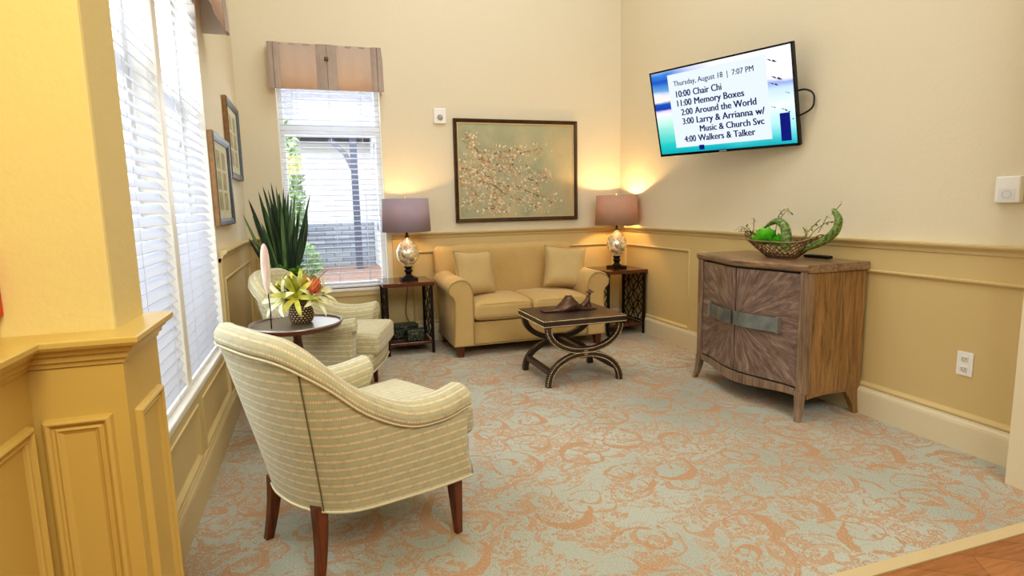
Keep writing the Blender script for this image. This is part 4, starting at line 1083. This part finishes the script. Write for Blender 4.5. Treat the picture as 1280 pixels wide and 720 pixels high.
def basket():
    e = thing('wire_basket', 'boat shaped brown wire basket with succulents on top of the cabinet', 'basket', (2.84, 3.05, .9315)); rnd = random.Random(5)
    hl, hwid, hh = .315, .13, .105; B_ = pm('rust_wire', (112, 76, 48), .5, .3, var=.4, vscale=50)
    def S(a, t):     # t 0 bottom .. 1 rim
        k = .38+.62*t**.8
        return (hwid*k*cos(a), hl*(.40+.60*t)*sin(a), .005+hh*t+.05*t*abs(sin(a))**6*(1.0))
    b = MB(); n = 26
    for k in range(n):
        for dr in (-1, 1):
            pts = [S(2*pi*k/n+dr*.75*t, t) for t in (0, .2, .4, .6, .8, 1)]
            b.tube(pts, .0024, 4)
    for t in (0, .12): b.tube([S(2*pi*k/48, t) for k in range(48)], .003, 5, closed=True)
    for k in range(14):
        a = -pi+2*pi*k/14; b.tube([S(a, 0), (0, .25*S(a, 0)[1], .006), S(a+pi, 0)], .002, 4)
    b.build('woven_wires', B_, e)
    MB().tube([S(2*pi*k/60, 1) for k in range(60)], .0045, 6, closed=True).build('rim', pm('silvered_rim', (150, 130, 104), .4, .4), e)
    # fine loose wires at the far tip
    b = MB()
    for k in range(7):
        y = .22+.02*k; b.tube(crom([(rnd.uniform(-.07, .07), .24, .10), (rnd.uniform(-.05, .05), .32, .145+.008*k), (rnd.uniform(-.03, .03), .37+.008*k, .15+.01*rnd.random())], 4), .0013, 4)
    b.build('loose_wires', B_, e)
    lime = leafmat('lime_succulent', (70, 176, 28), (140, 224, 70), 10); b = MB()
    for c, R in (((-.02, .12, .105), .105), ((.02, .03, .09), .075), ((.03, .2, .085), .06)):
        for ring, (rr, zz, nn) in enumerate(((.25, .9, 4), (.6, .75, 6), (1.0, .35, 8))):
            for k in range(nn):
                a = 2*pi*k/nn+ring*.5; blade(b, c, (c[0]+R*rr*cos(a), c[1]+R*rr*sin(a), c[2]+R*zz), R*.5, bend=V((0, 0, -R*.12)), n=6, cup=.45, wd=(0, 0, 1))
    b.build('succulent_rosettes', lime, e)
    st = leafmat('speckled_green_stem', (56, 88, 36), (146, 166, 92), 60)
    def horn(pts, rs):
        P = crom(pts, 7); n_ = len(P); r = []
        for i in range(n_):
            f = i/(n_-1)*(len(rs)-1); k = min(int(f), len(rs)-2); r.append(rs[k]+(rs[k+1]-rs[k])*(f-k))
        b = MB().tube(P, r, 10); return b
    horn([(0, -.035, .05), (0, -.04, .13), (0, -.02, .20), (0, .04, .235), (0, .11, .215), (-.01, .17, .175)], [.034, .034, .030, .022, .013, .003]).build('arching_stem', st, e)
    horn([(0, -.14, .05), (0, -.22, .08), (0, -.32, .12), (0, -.405, .18), (0, -.43, .25), (0, -.395, .30), (0, -.385, .305)], [.012, .02, .024, .025, .022, .014, .009]).build('curling_stem', st, e)
    b = MB(); lf = MB()
    for pts in ([(.02, .25, .08), (.02, .28, .16), (.01, .27, .25)], [(.02, .25, .08), (.02, .30, .15), (0, .33, .19)], [(.03, .10, .1), (.03, .07, .26), (.03, .02, .31)], [(.03, .05, .25), (.03, .0, .30), (.02, -.05, .29)],
                [(.02, -.10, .07), (.02, -.2, .18), (.02, -.28, .25)], [(.02, -.16, .07), (.01, -.24, .17), (.01, -.33, .23), (.0, -.40, .24)], [(.03, -.14, .08), (.03, -.17, .15), (.02, -.15, .2)], [(.0, -.38, .28), (0, -.44, .34)], [(.02, -.27, .17), (.02, -.33, .27)]):
        P = crom(pts, 5) if len(pts) > 2 else [V(p) for p in pts]; b.tube(P, .002, 5)
        for p in P[len(P)//2:]:
            for q in range(2):
                if rnd.random() < .6:
                    d = V((rnd.gauss(0,1), rnd.gauss(0,1), rnd.gauss(0,1))).normalized(); blade(lf, p, p+d*.026, .007, n=3)
    b.build('twigs', pm('thin_brown_twig', (96, 78, 44), .6), e); lf.build('twig_leaves', leafmat('small_olive_leaf', (120, 140, 50), (176, 186, 90), 30), e)
basket()
rm = thing('remote_control', 'black remote control lying on the cabinet behind the basket', 'remote', (3.02, 2.93, .931), RAD(4))
MB().rbox(.045, .19, .018, .008, (0, 0, .0095), nd=3).build('remote_body', M['black'], rm, weld=True)
b = MB()
for i in range(8):
    for j in range(3): b.lathe([(.004, 0), (.004, .0015), (.001, .002)], (-.012+.012*j, -.075+.018*i, .0185), 8)
b.build('buttons', pm('grey_button', (80, 80, 84), .5), rm)

# ------------------------------------------------------------------ television
def tv():
    ya, ti, ro = .317, .257, -.013; w = 1.15; h = w/1.75; c = V((2.821, 3.698, 1.983))
    nrm = V((-cos(ya)*cos(ti), -sin(ya)*cos(ti), -sin(ti))); r = V((sin(ya), -cos(ya), 0)); u = nrm.cross(r)
    if u.z < 0: u = -u
    r, u = r*cos(ro)+u*sin(ro), -r*sin(ro)+u*cos(ro)
    e = thing('television', 'wall mounted flat television showing a blue activity schedule screen', 'television')
    R = M4((( r.x, u.x, nrm.x, c.x), (r.y, u.y, nrm.y, c.y), (r.z, u.z, nrm.z, c.z), (0, 0, 0, 1)))
    e.matrix_world = R
    bz = .012
    MB().box((-w/2, -h/2, -.035), (w/2, h/2, -.004)).build('housing', M['black'], e, bevel=.004)
    b = MB()
    for q in ((-w/2, -h/2, w/2, -h/2+.018), (-w/2, h/2-bz, w/2, h/2), (-w/2, -h/2, -w/2+bz, h/2), (w/2-bz, -h/2, w/2, h/2)): b.box((q[0], q[1], -.006), (q[2], q[3], .003))
    bz_o = b.build('bezel', pm('glossy_black', (10, 10, 12), .15), e, bevel=.001)
    MB().box((-.03, -h/2+.005, .003), (.03, -h/2+.012, .0036)).build('maker_mark', pm('silver_mark', (190, 190, 196), .3), bz_o)
    sw, shh = w-2*bz, h-bz-.018; y0 = -h/2+.018
    def em(name, col, st=1.0):
        m = N(name); m.setc((0, 0, 0, 1)); m.b.inputs['Specular IOR Level'].default_value = .2; m.b.inputs['Roughness'].default_value = .3
        if isinstance(col, tuple): m.b.inputs['Emission Color'].default_value = col
        m.b.inputs['Emission Strength'].default_value = st; return m
    m = em('beach_screen_picture', 0); sp = m.n('ShaderNodeSeparateXYZ'); tc = m.n('ShaderNodeTexCoord'); m.l(tc.outputs['Object'], sp.inputs[0])
    yy = m.math('DIVIDE', m.math('ADD', sp.outputs[1], m.math('MULTIPLY', sp.outputs[0], .03)), h); xx = m.math('DIVIDE', sp.outputs[0], w)
    wv = m.noise(m.coord('Object', (2.2, 9, 1)), 1.5, 3)
    t = m.math('ADD', m.math('ADD', yy, .5), m.math('MULTIPLY', m.math('SUBTRACT', wv, .5), .10))
    left = m.ramp(t, [(0, srgb(10, 170, 180)), (.12, srgb(40, 200, 196)), (.3, srgb(150, 226, 210)), (.47, srgb(236, 246, 240)), (.52, srgb(220, 200, 236)), (.545, srgb(20, 70, 170)), (.60, srgb(30, 90, 190)), (.63, srgb(244, 236, 220)), (.70, srgb(230, 226, 240)), (.75, srgb(110, 170, 220)), (.86, srgb(30, 90, 190)), (.93, srgb(60, 130, 210)), (1, srgb(200, 220, 244))])
    right = m.ramp(t, [(0, srgb(0, 120, 160)), (.06, srgb(30, 180, 190)), (.16, srgb(110, 214, 216)), (.3, srgb(190, 236, 240)), (.45, srgb(232, 246, 250)), (.60, srgb(200, 222, 248)), (.66, srgb(150, 170, 226)), (.70, srgb(236, 232, 250)), (.85, srgb(246, 242, 252)), (1, srgb(236, 236, 250))])
    f = m.n('ShaderNodeMapRange'); m.l(xx, f.inputs[0]); f.inputs[1].default_value = -.36; f.inputs[2].default_value = 0.0
    m.l(m.mix(f.outputs[0], left, right), m.b.inputs['Emission Color'])
    sc = MB().add([(-sw/2, y0, 0), (sw/2, y0, 0), (sw/2, y0+shh, 0), (-sw/2, y0+shh, 0)], [(0,1,2,3)]).build('screen', m.m, e)
    pm_ = em('pale_text_panel', srgb(232, 242, 250), .9)
    px0, px1, py0, py1 = -.41, .39, -.268, .285
    MB().add([(px0, py0, .0012), (px1, py0, .0012), (px1, py1, .0012), (px0, py1, .0012)], [(0,1,2,3)]).build('text_panel', pm_.m, sc)
    nv = em('navy_text', srgb(26, 34, 92), .9).m
    def text(s, x, y, size, bold=.0):
        cu = bpy.data.curves.new('t', 'FONT'); cu.body = s; cu.size = size; cu.resolution_u = 3
        o = bpy.data.objects.new('t', cu); COL.objects.link(o); dg = bpy.context.evaluated_depsgraph_get(); dg.update()
        me0 = bpy.data.meshes.new_from_object(o.evaluated_get(dg)); nb = MB()
        for k in range(4 if bold > .001 else 2): nb.add([(v.co.x+.0016*k, v.co.y, .0002*k) for v in me0.vertices], [tuple(p.vertices) for p in me0.polygons])
        me = bpy.data.meshes.new('screen_text'); me.from_pydata(nb.v, [], nb.f); me.update(); COL.objects.unlink(o); bpy.data.objects.remove(o)
        xs = [v.co.x for v in me.vertices]; me.name = 'screen_text'; me.materials.clear(); me.materials.append(nv)
        q = bpy.data.objects.new('screen_text', me); COL.objects.link(q); q.parent = sc; q.location = (x, y, .0022); q['label'] = 'navy line of text reading ' + s
        return max(xs), q
    def fit(s, x0, x1, y, size, bold=.0016):
        wd, q = text(s, x0, y, size, bold); q.scale = ((x1-x0)/wd, 1, 1)
    # lines: (text, x start, x end, baseline)
    fit('Thursday, August 18  |  7:07 PM', -.362, .300, .196, .054, .0006)
    for t_, n_, x1, y in (('10:00', 'Chair Chi', .045, .112), ('11:00', 'Memory Boxes', .215, .044), ('2:00', 'Around the World', .30, -.025), ('3:00', 'Larry & Arrianna w/', .355, -.094), ('4:00', 'Walkers & Talker', .272, -.230)):
        fit(t_, -.362 if len(t_) > 4 else -.325, -.218, y, .068, .0011); fit(n_, -.200, x1, y, .068, .0011)
    fit('Music & Church Svc', -.180, .345, -.162, .066, .0011)
    # gulls, posts
    b = MB()
    for x, y, s_ in ((.43, .235, .036), (.455, .12, .04), (.435, .085, .03), (.415, -.06, .02), (.52, .02, .016), (.49, -.085, .024), (.515, -.10, .02)):
        b.add([(x-s_, y+s_*.55, .001), (x-s_*.3, y+s_*.35, .001), (x, y, .001), (x-s_*.35, y+s_*.1, .001)], [(0,1,2,3)])
        b.add([(x+s_, y-s_*.3, .001), (x+s_*.3, y+s_*.2, .001), (x, y, .001), (x+s_*.4, y-s_*.25, .001)], [(0,1,2,3)][::-1])
    b.build('screen_gulls', em('gull_grey', srgb(60, 66, 80), .9).m, sc)
    b = MB(); b.box((.455, -.29, .0008), (.525, -.105, .0014)); b.box((-.20, -.298, .0008), (-.155, -.262, .0014)); b.build('screen_posts', em('navy_post', srgb(16, 30, 130), .9).m, sc)
    # wall bracket (in television space towards the wall)
    inv = R.inverted(); wall = inv @ V((XR-.004, c.y+.05, c.z+.02))
    b = MB(); b.box((-.2, -.15, -.05), (.2, .15, -.035)); b.tube([(0, 0, -.045), tuple(wall)], .022, 10); b.build('wall_bracket', M['black'], e)
    k = [inv @ V(p) for p in ((3.03, 3.22, 2.00), (3.06, 3.15, 2.01), (3.085, 3.105, 1.985), (3.095, 3.095, 1.94), (3.085, 3.11, 1.88), (3.03, 3.2, 1.83))]
    MB().tube(crom(k, 6), .006, 8).build('power_cable', M['black'], e)
tv()

# ------------------------------------------------------------------ painting and prints
def painting():
    x0, x1, z0, z1 = 1.305, 2.598, 1.150, 2.142; cx, cz = (x0+x1)/2, (z0+z1)/2; w, h = x1-x0, z1-z0
    e = thing('blossom_painting', 'large dark framed painting of pale blossom branches over the sofa', 'painting', (cx, YB-.002, cz))
    fm = pm('dark_gilt_frame', (72, 52, 32), .4, .2, var=.3, vscale=20); fw = .034
    b = MB()
    prof = [(0, 0), (0, .036), (.006, .04), (fw-.008, .034), (fw, .022), (fw, 0)]
    rings = [[(-w/2+o, -d, -h/2+o), (w/2-o, -d, -h/2+o), (w/2-o, -d, h/2-o), (-w/2+o, -d, h/2-o)] for o, d in prof]
    b.loft(rings, caps=False, smooth=False, closed_path=True); b.build('picture_frame', fm, e)
    b = MB(); i0 = fw; prof = [(i0, .018), (i0, .024), (i0+.012, .024), (i0+.012, .018)]
    rings = [[(-w/2+o, -d, -h/2+o), (w/2-o, -d, -h/2+o), (w/2-o, -d, h/2-o), (-w/2+o, -d, h/2-o)] for o, d in prof]
    b.loft(rings, caps=False, smooth=False, closed_path=True); b.build('inner_liner', pm('gilt_liner', (206, 184, 138), .4, .2), e)
    m = N('painted_canvas'); P = m.coord(); k = m.noise(P, 2.2, 5, .6, .6); k2 = m.noise(m.coord('Object', (14, 1, 1.2)), 2, 4, .7)
    sp = m.n('ShaderNodeSeparateXYZ'); m.l(P, sp.inputs[0])
    base = m.ramp(k, [(.3, srgb(150, 158, 132)), (.5, srgb(176, 176, 146)), (.7, srgb(196, 184, 148))])
    rt = m.n('ShaderNodeMapRange'); m.l(sp.outputs[0], rt.inputs[0]); rt.inputs[1].default_value = .2; rt.inputs[2].default_value = .62
    f = m.math('MULTIPLY', rt.outputs[0], m.ramp(k2, [(.4, (0,0,0,1)), (.65, (1,1,1,1))]))
    c = m.mix(m.math('MULTIPLY', f, .6), base, srgb(206, 172, 122)); k3 = m.noise(P, 60, 2)
    c = m.mix(m.math('MULTIPLY', m.math('GREATER_THAN', k3, .68), .5), c, srgb(120, 106, 70)); m.setc(c); m.b.inputs['Roughness'].default_value = .6
    cv = MB().add([(-w/2+i0, -.018, -h/2+i0), (w/2-i0, -.018, -h/2+i0), (w/2-i0, -.018, h/2-i0), (-w/2+i0, -.018, h/2-i0)], [(0,1,2,3)]).build('canvas', m.m, e)
    rnd = random.Random(21); br = MB(); clusters = []
    # branches in normalised canvas coordinates (0..1, 0..1 from bottom left)
    def XY(a, c): return V((-w/2+i0+(w-2*i0)*a, -.0195, -h/2+i0+(h-2*i0)*c))
    lines = [[(0, .38), (.12, .40), (.26, .37), (.40, .25), (.55, .17), (.70, .09)], [(0, .55), (.10, .50), (.22, .46), (.36, .36), (.50, .33), (.66, .24), (.82, .14)], [(.05, .62), (.2, .62), (.34, .56), (.48, .52), (.6, .50)],
             [(.08, .85), (.16, .72), (.22, .58), (.24, .44)], [(.30, .32), (.30, .2), (.36, .1), (.42, .04)], [(.25, .66), (.36, .70), (.48, .68)], [(.34, .50), (.46, .62), (.56, .70), (.72, .74)], [(.0, .44), (.06, .36), (.14, .24), (.06, .14)], [(.2, .4), (.3, .14), (.2, .1)], [(.55, .42), (.68, .40), (.78, .46)]]
    for ln in lines:
        P_ = crom([(a, c, 0) for a, c in ln], 6)
        P_ = [V((p.x+rnd.uniform(-.006, .006), p.y+rnd.uniform(-.008, .008), 0)) for p in P_]
        for i in range(len(P_)-1):
            if rnd.random() < .3: continue
            a, b2 = XY(P_[i].x, P_[i].y), XY(P_[i+1].x, P_[i+1].y); d = (b2-a).normalized(); n_ = V((-d.z, 0, d.x))*rnd.uniform(.0015, .005)
            br.add([a-n_, b2-n_*.7, b2+n_*.7, a+n_], [(0,1,2,3)])
        clusters += [(p.x, p.y) for p in P_]
    br.build('painted_branches', pm('umber_branch', (84, 58, 30), .7), cv)
    cols = [('blossom_cream', (236, 214, 176), 560), ('blossom_peach', (220, 168, 116), 380), ('blossom_ochre', (190, 134, 66), 210), ('blossom_white', (246, 234, 210), 260)]
    for li, (nm, col, cnt) in enumerate(cols):
        b = MB()
        for i in range(cnt):
            a, c = clusters[rnd.randrange(len(clusters))]; a += rnd.gauss(0, .035); c += rnd.gauss(0, .045)
            if not (.012 < a < .97 and .02 < c < .97): continue
            p = XY(a, c); p.y -= .0006*(li+1); npet = rnd.choice((3, 4, 5)); R = rnd.uniform(.006, .016)*(1 if li != 2 else .6); a0 = rnd.uniform(0, 6)
            for k in range(npet):
                t = a0+2*pi*k/npet; d = V((cos(t), 0, sin(t))); n_ = V((-sin(t), 0, cos(t)))
                b.add([p, p+d*R*.6-n_*R*.35, p+d*R, p+d*R*.6+n_*R*.35], [(0,1,2,3)])
        b.build('painted_blossoms', pm(nm, col, .7), cv)
painting()
def print_frame(y0, y1, z0, z1, label):
    e = thing('framed_print', label, 'picture', (XL+.002, (y0+y1)/2, (z0+z1)/2)); w, h = y1-y0, z1-z0; fw = .045
    fm = bpy.data.materials.get('slate_gilt_frame') or pm('slate_gilt_frame', (84, 92, 96), .4, .2, var=.25, vscale=25)
    gm = bpy.data.materials.get('gilt_frame_side') or pm('gilt_frame_side', (148, 112, 70), .45, .3, var=.25, vscale=25)
    def ring(b, prof): b.loft([[(d, -w/2+o, -h/2+o), (d, w/2-o, -h/2+o), (d, w/2-o, h/2-o), (d, -w/2+o, h/2-o)] for o, d in prof], caps=False, smooth=False, closed_path=True)
    b = MB(); ring(b, [(.002, .0), (.0, .028), (.006, .030), (.006, .0)]); b.build('frame_edge', gm, e)
    b = MB(); ring(b, [(.006, .01), (.006, .034), (fw*.6, .030), (fw, .020), (fw, .01)]); b.build('picture_frame', fm, e)
    mt = MB().add([(.014, -w/2+fw, -h/2+fw), (.014, w/2-fw, -h/2+fw), (.014, w/2-fw, h/2-fw), (.014, -w/2+fw, h/2-fw)], [(0,1,2,3)]).build('mat_board', pm('cream_mat', (214, 210, 186), .8), e)
    rnd = random.Random(int(z0*100)); b = MB()
    n = 3
    for i in range(2):
        for j in range(n):
            yc = (-.5+(i+.5)/2)*(w-2*fw)*.72; zc = (-.5+(j+.5)/n)*(h-2*fw)*.82; a, c = w*.11, h*.10
            b.add([(.0150, yc-a, zc-c), (.0150, yc+a, zc-c), (.0150, yc+a, zc+c), (.0150, yc-a, zc+c)], [(0,1,2,3)])
    b.build('printed_artwork', pm('botanical_print', (176, 168, 128), .8, var=.25, vscale=18), mt)
    MB().add([(.018, -w/2+fw, -h/2+fw), (.018, w/2-fw, -h/2+fw), (.018, w/2-fw, h/2-fw), (.018, -w/2+fw, h/2-fw)], [(0,1,2,3)]).build('glass', M['glass'], e)
print_frame(3.98, 4.70, 1.215, 1.79, 'slate framed print on the left wall, lower and nearer the window')
print_frame(4.76, 5.46, 1.55, 2.13, 'slate framed print on the left wall, higher and nearer the corner')

# ------------------------------------------------------------------ small wall devices
o = thing('wall_outlet', 'white duplex outlet plate low on the right wall', 'outlet', (XR-.0045, 2.05, .45))
b = MB().box((-.006, -.04, -.062), (0, .04, .062)); b.build('cover_plate', M['white'], o, bevel=.002)
for z in (-.026, .026):
    r_ = MB().rbox(.006, .034, .028, .0028, (-.007, 0, z), nd=2).build('receptacle', pm('socket_white', (222, 220, 214), .4), o)
    s_ = MB().box((-.0105, -.009, z-.004), (-.0098, -.007, z+.007)).box((-.0105, .007, z-.004), (-.0098, .009, z+.006)).box((-.0105, -.002, z-.010), (-.0098, .002, z-.007)); s_.build('slots', M['black'], r_)
o = thing('wall_controller', 'white door chime box on the right wall at the edge of the frame', 'chime', (XR, 1.915, 1.327))
MB().box((-.032, -.054, -.062), (0, .054, .062)).build('housing', M['white'], o, bevel=.006)
MB().box((-.034, -.036, -.05), (-.032, .036, .005)).build('cover_plate', pm('device_inset', (226, 228, 232), .4), o, bevel=.001)
b = MB(); pts = [(-.0345, .02*cos(a), -.022+.016*sin(a)) for a in [2*pi*k/20 for k in range(20)]]; b.tube(pts, .0012, 5, closed=True); b.build('button_ring', pm('device_grey', (186, 190, 194), .4), o)
o = thing('motion_sensor', 'small white sensor box on the back wall left of the painting', 'sensor', (1.18, YB+.001, 2.16))
MB().box((-.058, -.03, -.07), (.058, 0, .07)).build('housing', M['white'], o, bevel=.005)
MB().lathe([(.028, 0), (.026, .006), (.012, .012), (.001, .013)], (0,0,0), 20, T=M4.Translation((.0, -.03, -.015)) @ M4.Rotation(RAD(90), 4, 'X')).build('lens', pm('grey_lens', (168, 164, 158), .3), o)
o = thing('fire_alarm_box', 'red fire alarm box on the yellow-lit pier at the left edge', 'alarm', (-.640, 1.39, 1.165))
b = MB().box((-.06, -.03, -.058), (.05, 0, .075)); b.build('housing', pm('fire_red', (206, 50, 24), .35), o, bevel=.005)
MB().rbox(.022, .012, .03, .005, (.036, -.034, -.03), nd=2).build('lock', M['black'], o)
MB().tube([(-.02, -.032, .02), (.02, -.036, .022), (.035, -.034, .005), (.02, -.033, -.008)], .003, 6).build('handle', M['white'], o)

for base, ph in (('armchair', 'dotted tub armchairs'), ('end_table', 'end tables beside the sofa'), ('table_lamp', 'mercury glass table lamps'), ('throw_pillow', 'throw pillows on the sofa'),
                 ('framed_print', 'framed prints on the left wall'), ('window_blind', 'white window blinds'), ('window_valance', 'taupe window valances'), ('decorative_box', 'boxes on the end table shelf'), ('lamp_cord', 'lamp cords behind the end tables')):
    for o in COL.objects:
        if o.parent is None and o.name.split('.')[0] == base and o.type != 'LIGHT': o['group'] = ph
# ------------------------------------------------------------------ camera
cam = bpy.data.cameras.new('camera'); co = bpy.data.objects.new('camera', cam); COL.objects.link(co); SC.camera = co
cam.sensor_width = 36; cam.lens = 36*734.0/1280; cam.clip_start = .05
yaw, pit, rol = .318112, .138804, -.0212793
f = V((sin(yaw)*cos(pit), cos(yaw)*cos(pit), -sin(pit))); r = V((cos(yaw), -sin(yaw), 0)); u = r.cross(f)
r2 = r*cos(rol)+u*sin(rol); u2 = -r*sin(rol)+u*cos(rol)
co.matrix_world = M4(((r2.x, u2.x, -f.x, 0), (r2.y, u2.y, -f.y, 0), (r2.z, u2.z, -f.z, 1.3), (0, 0, 0, 1)))

# ------------------------------------------------------------------ light
W = bpy.data.worlds.new('sky'); SC.world = W; W.use_nodes = True
bg = W.node_tree.nodes['Background']; bg.inputs[0].default_value = (.88, .94, 1, 1); bg.inputs[1].default_value = 2.2
def area(name, loc, target, sx, sy, e, col):
    L = bpy.data.lights.new(name, 'AREA'); L.shape = 'RECTANGLE'; L.size = sx; L.size_y = sy; L.energy = e; L.color = col
    o = bpy.data.objects.new(name, L); COL.objects.link(o); o.location = loc
    o.rotation_euler = (V(target)-V(loc)).to_track_quat('-Z', 'Y').to_euler(); return o
area('ceiling_fill', (1.3, 3.4, ZC-.05), (1.3, 3.4, 0), 2.2, 2.6, 52, (.95, .98, 1))  # unseen fill added under the ceiling to brighten the room
area('hall_fill', (.9, -1.6, 3.6), (1.2, 3.5, .8), 2.4, 1.6, 98, (.95, .98, 1))  # flash-like fill added behind the camera, not a fixture
area('window_light', (XL-.5, 2.9, 1.9), (1.4, 3.0, .6), 2.0, 2.0, 45, (.84, .92, 1))
area('window_light', (.2, YB+.6, 1.9), (.6, 3.6, .5), .9, 1.8, 16, (.84, .92, 1))
area('yard_fill', (-1.2, 6.6, 5.5), (.4, 10.5, .8), 2, 2, 420, (.95, .97, 1))  # added fill hidden above the window, brightens the building outside
area('hall_warm_light', (-.3, .3, 2.1), (-.55, 1.36, 1.2), .4, .4, 5, (1, .80, .18))
SC.view_settings.view_transform = 'Standard'; SC.view_settings.look = 'Medium High Contrast'; SC.view_settings.exposure = 0; SC.view_settings.gamma = 1
SC.cycles.use_denoising = True
SC.cycles.max_bounces = 8; SC.cycles.diffuse_bounces = 5; SC.cycles.transparent_max_bounces = 12
